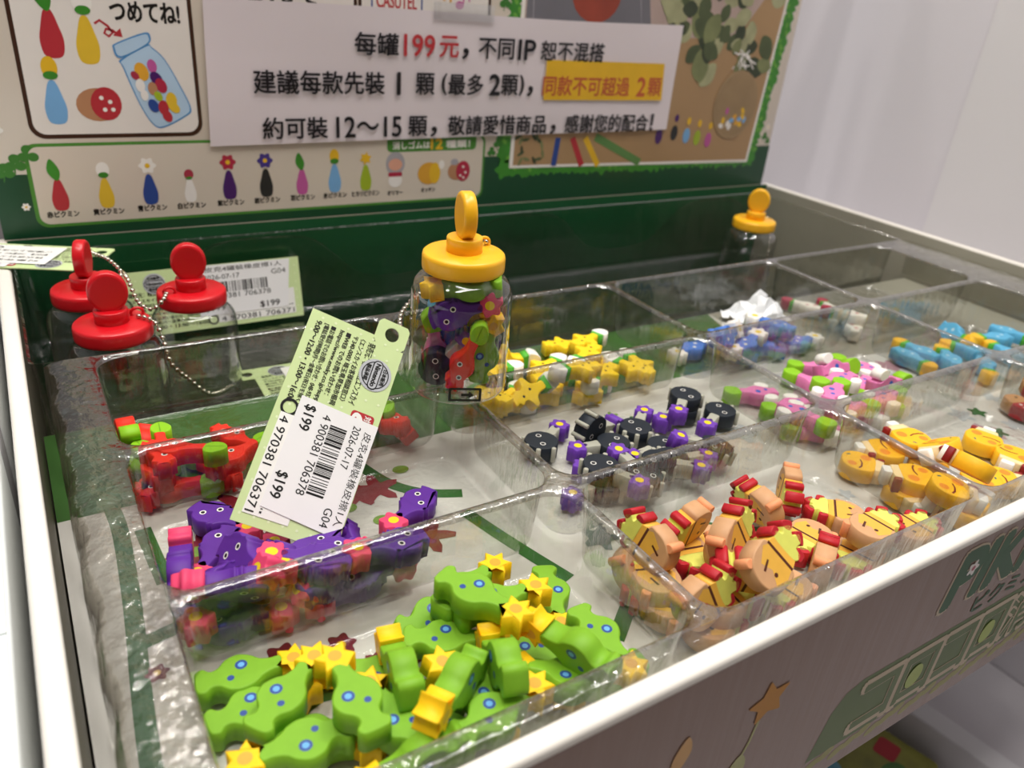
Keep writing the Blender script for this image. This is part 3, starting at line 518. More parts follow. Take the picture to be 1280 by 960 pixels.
# ---------------------------------------------------------------- tags
tagm = mat('tag_pale_green', '#cfe2a6', rough=0.4, spec=0.3, var=0.03, scale=60); stick = mat('sticker_white', '#f0eff0', rough=0.35, var=0.01); tink = mat('tag_ink', '#141413', rough=0.45); dotm = mat('tag_dot', '#e2efc4', rough=0.4); wsh = mat('tag_label_white', '#f4f3ef', rough=0.4)
def frame(O, ex, ey):
    ex = Vector(ex).normalized(); ey = Vector(ey); ey = (ey - ex*ey.dot(ex)).normalized(); n = ex.cross(ey)
    return Matrix(((ex.x, ey.x, n.x, O[0]), (ex.y, ey.y, n.y, O[1]), (ex.z, ey.z, n.z, O[2]), (0, 0, 0, 1)))
def card_tag(label, O, ex, ey, w, h, group=None, tab='right'):
    """a card tag with a perforated tab; drawn in its own plane (x across, y up)"""
    t = thing('card_tag', label, 'tag', (0, 0, 0), group); t.matrix_world = frame(O, ex, ey)
    m = MB(); tx0, tx1 = (w*0.66, w) if tab == 'right' else (0.0, w*0.38); th = 0.0075; cx, cy, hr = (tx0+tx1)/2, h + th*0.35, 0.0027
    def plate(z, up):
        # main part plus tab built round the hole
        lo = [(0, 0), (w, 0), (w, h*0.97), (0, h*0.97)]
        m.add([(x, y, z) for x, y in lo], [(0, 1, 2, 3) if up else (3, 2, 1, 0)], tagm)
        nn = 24; outer = []
        for k in range(nn):
            a = 2*PI*k/nn; dx, dy = math.cos(a), math.sin(a); hx = (tx1-tx0)/2; hy_u = h + th - cy; hy_d = cy - h*0.97
            s_ = min(hx/abs(dx) if abs(dx) > 1e-6 else 9, ((hy_u if dy > 0 else hy_d)/abs(dy)) if abs(dy) > 1e-6 else 9)
            if dy > 0: s_ = min(s_, math.hypot(hx, hy_u)*0.9)
            outer.append((cx + dx*s_, cy + dy*s_))
        hole = [(cx + hr*math.cos(2*PI*k/nn), cy + hr*math.sin(2*PI*k/nn)) for k in range(nn)]
        m.add([(x, y, z) for x, y in outer + hole], [((k, (k+1) % nn, nn + (k+1) % nn, nn + k) if up else (nn + k, nn + (k+1) % nn, (k+1) % nn, k)) for k in range(nn)], tagm)
        rest = [(0, h*0.97), (tx0, h*0.97), (tx0, h), (0, h)] if tab == 'right' else [(tx1, h*0.97), (w, h*0.97), (w, h), (tx1, h)]
        m.add([(x, y, z) for x, y in rest], [(0, 1, 2, 3) if up else (3, 2, 1, 0)], tagm)
    plate(0.0, True); plate(-0.0005, False)
    for a, b2 in (((0, 0), (w, 0)), ((w, 0), (w, h)), ((0, h), (0, 0))): m.add([(a[0], a[1], 0), (b2[0], b2[1], 0), (b2[0], b2[1], -0.0005), (a[0], a[1], -0.0005)], [(0, 3, 2, 1)], tagm)
    m.build('card', t); return t
def barcode(p, x0, y0, x1, y1, l, horiz=True, seed=3):
    r2 = random.Random(seed); q = y0 if horiz else x0; e = y1 if horiz else x1; u = (e-q)/95
    while q < e:
        w_ = u*r2.choice((1, 1, 2, 3)); p.poly([(x0, q), (x1, q), (x1, min(q+w_, e)), (x0, min(q+w_, e))] if horiz else [(q, y0), (min(q+w_, e), y0), (min(q+w_, e), y1), (q, y1)], tink, l); q += w_ + u*r2.choice((1, 1, 2, 3))
def tag_print(t, w, h, seed=1, label=False):
    p = Print((0, 0, 0), (1, 0, 0), (0, 1, 0)); D = -PI/2
    r2 = random.Random(seed)
    for i in range(7):
        for j in range(14): p.poly(ell(0.002 + (w-0.004)*(i + 0.5*(j % 2))/6.6, 0.003 + (h-0.005)*j/13, 0.0005, None, 8), dotm, 1)
    # lettering runs down the tag: lines step from right to left
    rows = [('発売元：株式会社エンスカイ', 0.27*w+0.0130, 0.0028, 0.96), ('〈エンスカイお客様相談窓口〉', 0.27*w+0.0098, 0.0022, 0.97), ('〒340-0003 埼玉県草加市稲荷 1-11', 0.27*w+0.0070, 0.0021, 0.98), ('■WEB でのお問い合わせ：', 0.27*w+0.0042, 0.0021, 0.985),
            ('https://www.ensky.co.jp/support', 0.27*w+0.0014, 0.0021, 0.99), ('■お電話でのお問い合わせ：048-932-488', 0.27*w-0.0016, 0.0021, 0.985), ('[電話受付時間]月～金曜日(祝日を除く)', 0.27*w-0.0042, 0.0021, 0.985), ('9:00～12:00・13:00～16:00', 0.27*w-0.0070, 0.0020, 0.985)]
    for s_, x, hh, y in rows: p.text(s_, (x, h*0.955, x + h*0.40*(0.78 if len(s_) < 16 else 1.0), h*0.955 + hh), tink, 2, 0.02, D)
    c = mat('seal_silver', '#c9ccd2', rough=0.35, metal=0.25); cx, cy, R_ = w*0.80, h*0.815, 0.0062
    p.poly(petals(cx, cy, R_, 40, 0.02, 80), c, 2); p.ring(ell(cx, cy, R_*0.82, None, 40), ell(cx, cy, R_*0.76, None, 40), tink, 3); p.poly(rrect(cx-0.0019, cy-0.0056, cx+0.0019, cy+0.0056, 0.0017), tink, 4); p.poly(rrect(cx-0.0015, cy-0.0052, cx+0.0015, cy+0.0052, 0.0014), c, 5)
    p.text('Nintendo', (cx-0.0008, cy+0.0044, cx+0.0080, cy+0.0062), tink, 6, 0.05, D); p.text('日本販売', (cx+0.0023, cy+0.0032, cx+0.0085, cy+0.0049), tink, 4, 0.04, D); p.text('製品承認', (cx-0.0040, cy+0.0032, cx+0.0022, cy+0.0049), tink, 4, 0.04, D)
    p.poly(rrect(w*0.70, h*0.56, w*0.94, h*0.625, 0.0012), redp, 2); p.text('6', (w*0.72, h*0.615, w*0.72+0.0045, h*0.615+0.0042), wsh, 3, 0.05, D); p.text('対象', (w*0.84, h*0.617, w*0.84+0.0042, h*0.617+0.0026), wsh, 3, 0.03, D)
    p.ring(ell(w*0.13, h*0.53, 0.0031, None, 24), ell(w*0.13, h*0.53, 0.0022, None, 24), tink, 2)
    # lower printed barcode and the price sticker over it
    p.poly([(w*0.07, h*0.045), (w*0.5, h*0.045), (w*0.5, h*0.50), (w*0.07, h*0.50)], wsh, 2); p.text('4 970381 706371', (w*0.085, h*0.485, w*0.085 + h*0.43, h*0.485 + 0.0030), tink, 3, 0.01, D)
    for k in range(5): barcode(p, w*0.215, h*0.06, w*0.235, h*0.47, 3, True, 5)
    S = (w*0.20, h*0.055, w*1.0, h*0.60); p.poly([(S[0], h*0.09), (S[2]-0.0005, S[1]), (S[2], S[3]-0.001), (S[0], S[3])], stick, 5)
    barcode(p, w*0.55, h*0.20, w*0.72, h*0.52, 6, True, 9)
    p.text('皮克4罐裝橡皮擦1人', (w*0.885, h*0.545, w*0.885 + h*0.44, h*0.545 + 0.0030), tink, 6, 0.004, D); p.text('2026-07-17', (w*0.765, h*0.555, w*0.765 + h*0.20, h*0.555 + 0.0028), tink, 6, 0.006, D); p.text('G04', (w*0.765, h*0.17, w*0.765 + h*0.085, h*0.17 + 0.0030), tink, 6, 0.006, D)
    p.text('4 900381 706378', (w*0.455, h*0.555, w*0.455 + h*0.37, h*0.555 + 0.0030), tink, 6, 0.006, D); p.text('$199', (w*0.255, h*0.570, w*0.255 + h*0.115, h*0.570 + 0.0042), tink, 6, 0.02, D); p.text('$199', (w*0.225, h*0.255, w*0.225 + h*0.115, h*0.255 + 0.0042), tink, 6, 0.02, D)
    if label:
        p.poly(rrect(w*0.12, h*0.02, w*0.86, h*0.80, 0.001), wsh, 8)
        for i, s_ in enumerate(('対象年齢6歳以上', '株式会社エンスカイ', '日本製', 'ご使用上の注意')): p.text(s_, (w*(0.70 - 0.13*i), h*0.74, w*(0.70 - 0.13*i) + h*(0.55 - 0.06*i), h*0.74 + 0.0026), tink, 9, 0.01, D)
        p.ring(ell(w*0.22, h*0.35, 0.0022, 0.0045, 24), ell(w*0.22, h*0.35, 0.0014, 0.0036, 24), tink, 9)
    p.build('tag_printing', t)
tg = card_tag('pale green tag with barcode sticker and price, hanging from the jar in the middle', (0.0265, 0.1102, -0.0079), (0.834, -0.347, -0.427), (0.550, 0.515, 0.654), 0.036, 0.0779)
tag_print(tg, 0.036, 0.0779)
chain(J0, [(0.0118, 0.004, 0.0590), (0.0150, 0.0085, 0.0572), (0.0155, 0.0145, 0.0500), (0.0080, 0.0215, 0.0400), (-0.0080, 0.0215, 0.0330), (-0.0215, 0.0090, 0.0315), (-0.0300, -0.0080, 0.0325)])

tl = card_tag('pale green tag with a white label lying across the left wall of the box', (-0.0480, 0.3915, 0.0052), (-0.47, -0.88, 0.0), (0.88, -0.47, 0.012), 0.036, 0.0779, tab='left')
tag_print(tl, 0.036, 0.0779, 2, True)
tb = card_tag('pale tag with a barcode price sticker propped upright behind the red lidded jars', (0.1310, 0.3600, -0.0510), (0.0, 0.20, 1.0), (-1.0, 0.0, 0.03), 0.038, 0.1050)
tag_print(tb, 0.038, 0.1050, 3)
tw = card_tag('pale tag lying on the trough floor, seen through the clear tray behind the red erasers', (0.1570, 0.2620, -0.0530), (0.03, 1.0, 0.0), (-1.0, 0.03, 0.0), 0.036, 0.0779)
tag_print(tw, 0.036, 0.0779, 4, True)
J2.rotation_euler = (0, 0, PI)
def world_chain(J, pts): chain(J, [J_inv(J) @ Vector(q) for q in pts])
def J_inv(J): return (Matrix.Translation(J.location) @ J.rotation_euler.to_matrix().to_4x4()).inverted()
world_chain(J1, [(0.0237, 0.2555, 0.0053), (0.0289, 0.2480, 0.0047), (0.0312, 0.2450, -0.0032), (0.0325, 0.2400, -0.0128), (0.0390, 0.2430, -0.0230), (0.0500, 0.2520, -0.0380), (0.0660, 0.2800, -0.0505)])
world_chain(J2, [(0.0395, 0.2790, 0.0053), (0.0360, 0.2700, 0.0052), (0.0310, 0.2700, 0.0020), (0.0265, 0.2760, 0.0040), (0.0255, 0.2990, 0.0075), (0.0260, 0.3300, 0.0000), (0.0270, 0.3600, -0.0185)])
world_chain(J3, [(0.0218, 0.3040, 0.0053), (0.0240, 0.3100, 0.0080), (0.0200, 0.3250, 0.0100), (0.0150, 0.3420, 0.0080), (0.0140, 0.3540, 0.0065)])
chain(J4, [(0.0108, 0.004, 0.0586), (0.0165, 0.003, 0.0570), (0.0205, 0.000, 0.0480), (0.0218, -0.002, 0.0320), (0.0215, -0.003, 0.0150), (0.0216, -0.004, 0.0040)])
# crumpled scrap of white film in the back right compartment
r3 = random.Random(11); m = MB(); n = 10; rows = []
for i in range(n):
    row = []
    for j in range(n):
        u, v = i/(n-1), j/(n-1); e = min(u, 1-u, v, 1-v)*2
        row.append((0.362 + 0.038*u + r3.uniform(-.002, .002), 0.196 + 0.026*v + r3.uniform(-.002, .002), -0.0300 + 0.020*e*(0.4 + 0.8*u) + r3.uniform(0, .004)))
    rows.append(row)
m.loft(rows, mat('film_white', '#eceef0', rough=0.35, var=0.04, scale=120), False, False, False, closed=False)
f = m.build('paper_scrap'); md = f.modifiers.new('thickness', 'SOLIDIFY'); md.thickness = 0.0003
tag(f, 'crumpled white paper scrap behind the blue erasers in the tray', 'scrap')
# ---------------------------------------------------------------- novelty erasers (millimetres in, metres out)
MM = 0.00095
def slab(mb, pts, t, m, bev=0.5, z0=0.0):
    """extruded outline with softened edges, centred on z0"""
    n = len(pts); P = [Vector(p) for p in pts]; area = sum(P[i].x*P[(i+1) % n].y - P[(i+1) % n].x*P[i].y for i in range(n))
    if area < 0: P.reverse()
    ins = []
    for i in range(n):
        a, b, c = P[i-1], P[i], P[(i+1) % n]; d = (c - a)
        nn = Vector((d.y, -d.x)); nn = nn.normalized() if nn.length > 1e-9 else Vector((0, 0)); ins.append(b - nn*bev)
    h = t/2; rings = []
    for zz, q in ((-h, ins), (-h + bev*0.6, P), (h - bev*0.6, P), (h, ins)):
        rings.append([((p.x)*MM, (p.y)*MM, (zz + z0)*MM) for p in q])
    mb.loft(rings, m)
def dot(mb, x, y, r, m, zt, n=18, ry=None):
    for s in (1, -1):
        pts = ell(x, y, r, ry, n); vs = [(a*MM, b*MM, s*zt*MM) for a, b in pts]
        mb.add(vs, [tuple(range(n)) if s > 0 else tuple(range(n-1, -1, -1))], m)
def flat(mb, pts, m, zt):
    n = len(pts)
    for s in (1, -1):
        mb.add([(a*MM, b*MM, s*zt*MM) for a, b in pts], [tuple(range(n)) if s > 0 else tuple(range(n-1, -1, -1))], m)
EM = lambda n, c, **k: mat(n, c, rough=0.52, spec=0.32, var=0.03, scale=300, sss=0.12, **k)
T = 7.4
def parts_of(kind):
    R = []
    def new(name): m = MB(); R.append((name, m)); return m
    z = T/2 + 0.03; z2 = T/2 + 0.05; z3 = T/2 + 0.07
    white = EM('eraser_white', '#f2efe8'); black = EM('print_black', '#121016'); yel = EM('eraser_yellow_centre', '#f6d21c')
    if kind == 'green':
        b = new('body'); g = EM('eraser_green', '#7db12a')
        slab(b, catmull([(-12,1.0),(-11.6,3.6),(-9.6,4.6),(-7.8,3.0),(-5.6,3.4),(-3.0,6.0),(0.6,6.9),(4.0,5.4),(6.2,3.4),(9,2.5),(12.2,2.2),(12.2,-1.8),(9,-2.4),(6.2,-3.6),(4,-5.4),(0.6,-6.4),(-3,-5.6),(-5.6,-3.4),(-7.8,-3.2),(-9.6,-4.6),(-11.8,-3.4)], 4), T, g)
        db = EM('print_blue', '#17469c'); lb = EM('print_light_blue', '#6fb4ee')
        dot(b, 1.0, 2.4, 1.75, db, z); dot(b, 1.0, 2.4, 0.95, lb, z2); dot(b, -2.4, -1.6, 1.0, db, z)
        s = new('star'); slab(s, star(15.6, 0, 6.0, 6, 0.55, 0.26), T, EM('eraser_star_yellow', '#fccb14'), 0.35); dot(s, 15.6, 0, 1.9, EM('print_amber', '#f5ac0c'), z)
    elif kind == 'purple':
        b = new('body'); p = EM('eraser_purple', '#5c2a92')
        slab(b, catmull([(-11,0.8),(-10.4,3.8),(-8.4,3.0),(-6.6,5.6),(-3,6.8),(0,6.2),(1.2,6.9),(2.2,5.6),(3.2,6.0),(4.4,4.4),(7.2,2.8),(11.6,1.9),(11.6,-1.6),(7.2,-2.2),(4.4,-4.0),(3.2,-5.6),(2.2,-5.2),(1.2,-6.4),(0,-5.8),(-3,-6.6),(-6.6,-5.4),(-8.4,-3.2),(-10.6,-3.6)], 4), T, p)
        dot(b, -0.2, 2.6, 1.25, white, z); dot(b, -0.2, 2.6, 0.75, black, z2); dot(b, -4.4, -1.8, 1.25, white, z); dot(b, -4.4, -1.8, 0.75, black, z2)
        s = new('flower'); slab(s, petals(14.6, 0, 5.6, 6, 0.13), T, EM('eraser_rose', '#e0446e'), 0.35); dot(s, 14.6, 0, 2.0, yel, z)
    elif kind == 'red':
        b = new('body'); p = EM('eraser_red', '#e5321f')
        slab(b, catmull([(-12,0),(-12.2,2.6),(-10.2,2.2),(-9.0,4.2),(-6.6,3.4),(-4.4,4.0),(-1.6,5.4),(1.6,4.8),(4,3.0),(8,1.9),(12,2.2),(12,-1.4),(8,-1.8),(4,-2.8),(1.6,-4.6),(-1.6,-5.0),(-4.4,-3.8),(-6.6,-3.2),(-9,-4.4),(-10.2,-2.2),(-12.2,-2.4)], 4), T, p)
        dot(b, 0.4, 1.6, 1.2, white, z); dot(b, 0.4, 1.6, 0.7, black, z2); dot(b, -5.4, -0.6, 1.2, white, z); dot(b, -5.4, -0.6, 0.7, black, z2)
        s = new('leaf'); slab(s, catmull([(11.4,-1.2),(12.6,-3.6),(15.8,-4.2),(19.4,-2.0),(20.4,0.4),(18.4,3.0),(14.8,3.6),(12.0,2.0)], 4), T, EM('eraser_lime', '#8bc41f'), 0.35); flat(s, [(12.4,-0.3),(19.6,0.1),(19.6,0.4),(12.4,0.2)], EM('print_leaf_vein', '#6aa21a'), z)
    elif kind == 'yellow':
        b = new('body'); p = EM('eraser_yellow', '#fbd323')
        slab(b, catmull([(-11,0.8),(-11,3.4),(-8.6,2.8),(-7.4,4.2),(-5,3.2),(-3,3.8),(-1.4,8.2),(1.0,7.6),(2.4,4.2),(5,2.6),(9.6,2.0),(9.6,-2.0),(5,-2.6),(2.4,-4.2),(1.0,-7.6),(-1.4,-8.2),(-3,-3.8),(-5,-3.2),(-7.4,-4.4),(-8.6,-2.8),(-11,-3.2)], 4), T, p)
        dot(b, 0.6, 1.2, 0.75, black, z); dot(b, -4.6, -0.6, 0.75, black, z)
        s = new('bud_base'); slab(s, [(9.2,-3.0),(12.4,-4.0),(12.4,4.0),(9.2,3.0)], T, EM('eraser_leaf_green', '#58b53c'), 0.3)
        q = new('bud'); slab(q, catmull([(12.4,-4.2),(16,-4.4),(19.0,-2.4),(19.6,0),(19.0,2.4),(16,4.4),(12.4,4.2)], 4), T, white, 0.4)
    elif kind == 'black':
        b = new('body'); p = EM('eraser_charcoal', '#1c232c'); gr = EM('eraser_grey', '#a9a89a')
        slab(b, petals(-4, 0, 7.9, 9, 0.012, 54), T, p, 0.35)
        dot(b, -1.6, 3.0, 1.3, white, z); dot(b, -1.6, 3.0, 0.95, black, z2); dot(b, -6.6, -2.2, 1.3, white, z); dot(b, -6.6, -2.2, 0.95, black, z2)
        s = new('stalk'); slab(s, catmull([(3.5,-2.2),(7,-2.0),(11,-1.4),(11,2.4),(7,2.4),(3.5,2.2)], 4), T, gr, 0.3)
        for a in (1.9, 2.75, 3.5, 4.4):
            k = new('peg'); slab(k, ell(-4 + 8.4*math.cos(a), 8.4*math.sin(a), 1.1, None, 10), T, gr, 0.3)
        q = new('flower'); slab(q, petals(14.2, 0.4, 5.0, 6, 0.13), T, EM('eraser_violet', '#6a3aa6'), 0.3); dot(q, 14.2, 0.4, 1.8, yel, z)
    elif kind == 'tan':
        b = new('body'); p = EM('eraser_tan', '#cf9f74'); br = EM('print_brown', '#5a2a1c'); y = EM('eraser_apricot', '#f3b94a')
        slab(b, catmull([(3.0,-6.6),(3.0,6.6),(-0.5,8.2),(-5,7.6),(-8.4,4.6),(-9.6,0),(-8.4,-4.6),(-5,-7.6),(-0.5,-8.2)], 5), T, p)
        flat(b, [(3,-6),(3,5.4),(0.4,7.0),(-4.6,4.0),(-3.0,-0.6),(-5.6,-4.8),(-1.0,-7.0)], y, z)
        flat(b, [(-5.4,1.0),(-1.6,2.4),(-1.8,3.2),(-5.7,1.9)], br, z2); dot(b, -3.2, -2.6, 0.8, br, z2, 12); flat(b, [(3.3,-6.4),(3.3,6.4),(2.3,6.4),(2.3,-6.4)], br, z2)
        c = new('apricot_band'); slab(c, [(3.0,-6.4),(6.0,-5.6),(6.0,5.6),(3.0,6.4)], T, y, 0.3)
        c = new('collar'); slab(c, catmull([(5.2,-3.6),(6.6,-6.2),(9.0,-6.2),(9.6,-3.4),(12.8,-3.8),(14.2,-1.2),(11.8,0.4),(13.8,2.8),(11.6,5.0),(9.4,3.6),(8.2,6.4),(6.0,5.6),(5.2,3.6)], 4), T, EM('eraser_yellow_green', '#dfe06a'), 0.35)
        for q in ([(7.0,-7.4),(10,-7.4),(10.4,-4.0),(7.6,-5.4)], [(12.4,-5.0),(15.4,-2.0),(13.4,0.2),(11.8,-3.0)], [(12.2,1.8),(15.2,3.2),(12.6,6.4),(11.0,4.4)], [(6.4,5.2),(9.2,5.4),(8.8,7.6),(5.8,7.2)]):
            k = new('red_tip'); slab(k, catmull(q, 3), T, EM('eraser_crimson', '#b9202c'), 0.3)
        k = new('nub'); slab(k, ell(-7.4, 6.6, 1.7, None, 12), T*0.9, EM('eraser_peach', '#f0a070'), 0.3)
    elif kind == 'amber':
        b = new('body'); p = EM('eraser_amber', '#f8bd22'); o = EM('print_orange', '#f2922a'); br = EM('print_maroon', '#7a1d16')
        slab(b, catmull([(5.8,-5.4),(5.8,5.4),(2,8.2),(-3,8.6),(-7.6,6.0),(-9.2,0),(-7.6,-6.0),(-3,-8.6),(2,-8.2)], 5), T, p)
        dot(b, 1.4, 4.0, 2.5, o, z); dot(b, -4.2, -4.0, 2.1, o, z)
        flat(b, [(-0.6,-7.4),(0.4,-5.0),(0.4,-1.6),(-0.6,1.2),(-1.2,0.8),(-0.3,-1.8),(-0.4,-4.8),(-1.4,-7.0)], br, z2)
        flat(b, [(-6.8,2.6),(-5.2,3.6),(-5.7,4.3),(-7.2,3.3)], EM('print_teal', '#1c6a66'), z2)
        c = new('cream_band'); slab(c, [(5.8,-5.4),(9.6,-4.6),(9.6,4.6),(5.8,5.4)], T, EM('eraser_cream', '#f3d7a4'), 0.4)
        c = new('white_block'); slab(c, rrect(9.6, -3.4, 13.4, 2.4, 1.0, 3), T, white, 0.3)
        k = new('red_tab'); slab(k, rrect(6.6, 4.9, 9.8, 7.6, 0.8, 3), T*0.96, EM('eraser_maroon', '#8c1c1a'), 0.3)
    elif kind == 'blue':
        b = new('body'); p = EM('eraser_blue', '#4f7ed2')
        slab(b, catmull([(-11,0.8),(-11,3.6),(-8.6,3.0),(-6,4.2),(-2,6.4),(2,5.4),(5,3),(10.4,2.2),(10.4,-2.0),(5,-3),(2,-5.4),(-2,-6.2),(-6,-4.2),(-8.6,-3.2),(-11,-3.4)], 4), T, p)
        dot(b, 0.6, 2.0, 1.1, white, z, 12); dot(b, -4.4, -1.0, 1.1, white, z, 12)
        s = new('flower'); slab(s, petals(14.6, 0, 6.0, 6, 0.15), T, white, 0.35); dot(s, 14.6, 0, 2.0, yel, z)
    elif kind == 'white':
        b = new('body'); p = EM('eraser_ivory', '#ece6dc')
        slab(b, catmull([(-11,0.8),(-10.6,3.4),(-8,2.8),(-5,3.6),(-1.6,5.6),(2,4.8),(5,2.6),(10,2.0),(10,-2.0),(5,-2.6),(2,-4.8),(-1.6,-5.4),(-5,-3.6),(-8,-2.8),(-10.6,-3.4)], 4), T, p)
        rd = EM('print_red', '#c02a45'); dot(b, 0.4, 1.8, 1.2, rd, z, 12); dot(b, -4.4, -0.8, 1.2, rd, z, 12)
        s = new('bud_base'); slab(s, [(9.6,-2.6),(11.8,-3.4),(11.8,3.4),(9.6,2.6)], T, EM('eraser_leaf_green', '#58b53c'), 0.3)
        q = new('bud'); slab(q, ell(14.6, 0, 4.2, 3.9, 16), T, EM('eraser_bud_red', '#b32a4c'), 0.3)
    elif kind == 'pink':
        b = new('body'); p = EM('eraser_pink', '#e07fb4')
        slab(b, catmull([(-11,0.8),(-10.6,3.4),(-8,2.6),(-5,3.8),(-1,5.6),(3,4.4),(6,2.6),(10.4,2.2),(10.4,-2.2),(6,-2.6),(3,-4.4),(-1,-5.4),(-5,-3.8),(-8,-2.6),(-10.6,-3.2)], 4), T, p)
        bl = EM('print_cobalt', '#3566c8'); dot(b, 0.6, 1.4, 1.5, bl, z, 14); dot(b, -4.6, -0.6, 1.1, bl, z, 14)
        for s_ in (1, -1):
            k = new('side_lobe'); slab(k, ell(-4.8, s_*6.6, 4.0, 3.0, 18, s_*0.3), T*0.95, white, 0.4)
        s = new('leaf'); slab(s, catmull([(10.2,-2.4),(13,-4.4),(17,-4.4),(19.2,-1.0),(19.2,1.6),(16.4,4.4),(12.6,4.0),(10.2,2.4)], 4), T, EM('eraser_lime', '#8bc41f'), 0.35)
    elif kind == 'ice':
        b = new('body'); p = EM('eraser_sky', '#5fb0d8')
        slab(b, catmull([(-11,0.8),(-10.8,3.8),(-8.6,3.2),(-6,4.6),(-2,6.2),(2,5.6),(5,3.2),(10,2.2),(10,-2.2),(5,-3.2),(2,-5.4),(-2,-6.2),(-6,-4.6),(-8.6,-3.2),(-10.8,-3.8)], 4), T, p)
        wb = EM('print_pale_blue', '#b8dcec'); dot(b, 0.6, 1.8, 1.2, wb, z, 12); dot(b, -4.4, -0.8, 1.2, wb, z, 12)
        s = new('bud_base'); slab(s, [(9.6,-3.0),(12.6,-4.0),(12.6,4.0),(9.6,3.0)], T, EM('eraser_leaf_green', '#58b53c'), 0.3)
        q = new('bud'); slab(q, catmull([(12.6,-4.2),(16,-4.2),(18.8,-2.2),(19.2,0),(18.8,2.2),(16,4.2),(12.6,4.2)], 4), T, EM('eraser_gold', '#f2bb2e'), 0.4)
    elif kind == 'spotted':
        b = new('body'); p = EM('eraser_tan_dark', '#cf9a66')
        slab(b, catmull([(0,-6),(0,6.4),(-5,6.6),(-9,4),(-10,0),(-8.6,-4.4),(-4,-6.4)], 5), T, p); dot(b, -5.6, 1.0, 0.9, black, z, 12)
        q = new('dome'); slab(q, catmull([(0,-6.4),(4,-7.4),(8.6,-5),(10.2,0),(8.6,5),(4,7.4),(0,6.6)], 5), T, EM('eraser_dome_red', '#b8252e'), 0.4)
        for x, y in ((2.6,3.6),(6.4,3.2),(4.4,0),(8,-1),(2.4,-3.4),(6,-4)): dot(q, x, y, 1.0, white, z, 12)
    return R
def copy_tree(o):
    c = o.copy(); COL.objects.link(c)
    for ch in o.children:
        d = ch.copy(); COL.objects.link(d); d.parent = c
    return c
ENAME = dict(green='star_eraser', purple='rose_flower_eraser', red='leaf_eraser', yellow='white_bud_eraser', black='round_flower_eraser', tan='collared_eraser',
             amber='round_amber_eraser', blue='white_flower_eraser', white='red_bud_eraser', pink='lobed_leaf_eraser', ice='golden_bud_eraser', spotted='spotted_dome_eraser')
PROTO = {}
def eraser(kind, loc, quat, label, group):
    if kind not in PROTO:
        r = bpy.data.objects.new(ENAME[kind], None); r.empty_display_size = 0.005; COL.objects.link(r); r.rotation_mode = 'QUATERNION'
        for nm, mb in parts_of(kind): mb.build(nm, r)
        PROTO[kind] = r
        o = r
    else: o = copy_tree(PROTO[kind])
    o.location = loc; o.rotation_quaternion = quat
    tag(o, label, 'eraser', group); return o
# ---------------------------------------------------------------- the erasers in the tray: kind, place, turn, pose, position in its pile
EBASE = {'green': 'light green eraser with yellow star tip', 'purple': 'purple eraser with rose flower tip', 'red': 'red eraser with lime leaf tip', 'yellow': 'yellow eraser with white bud tip', 'black': 'charcoal round eraser with violet flower', 'tan': 'tan round eraser with red-tipped collar', 'amber': 'amber round eraser with white end block', 'pink': 'pink eraser with white lobes and lime leaf', 'blue': 'blue eraser with white flower tip', 'white': 'ivory eraser with red bud tip', 'ice': 'sky blue eraser with golden bud tip', 'spotted': 'tan eraser with white-spotted red dome'}
EGRP = {'green': 'star tipped erasers in the front left compartment', 'purple': 'purple flower erasers in the middle left compartment', 'red': 'red leaf erasers in the back left compartment', 'yellow': 'yellow bud erasers in the back compartment', 'black': 'charcoal flower erasers in the middle compartment', 'tan': 'collared tan erasers in the front compartment', 'amber': 'amber erasers in the front right compartment', 'pink': 'pink leaf erasers in the middle right compartment', 'blue': 'blue flower erasers in the back right compartment', 'white': 'ivory erasers at the far right back', 'ice': 'sky blue erasers in the far right compartment', 'spotted': 'spotted dome erasers at the right edge'}
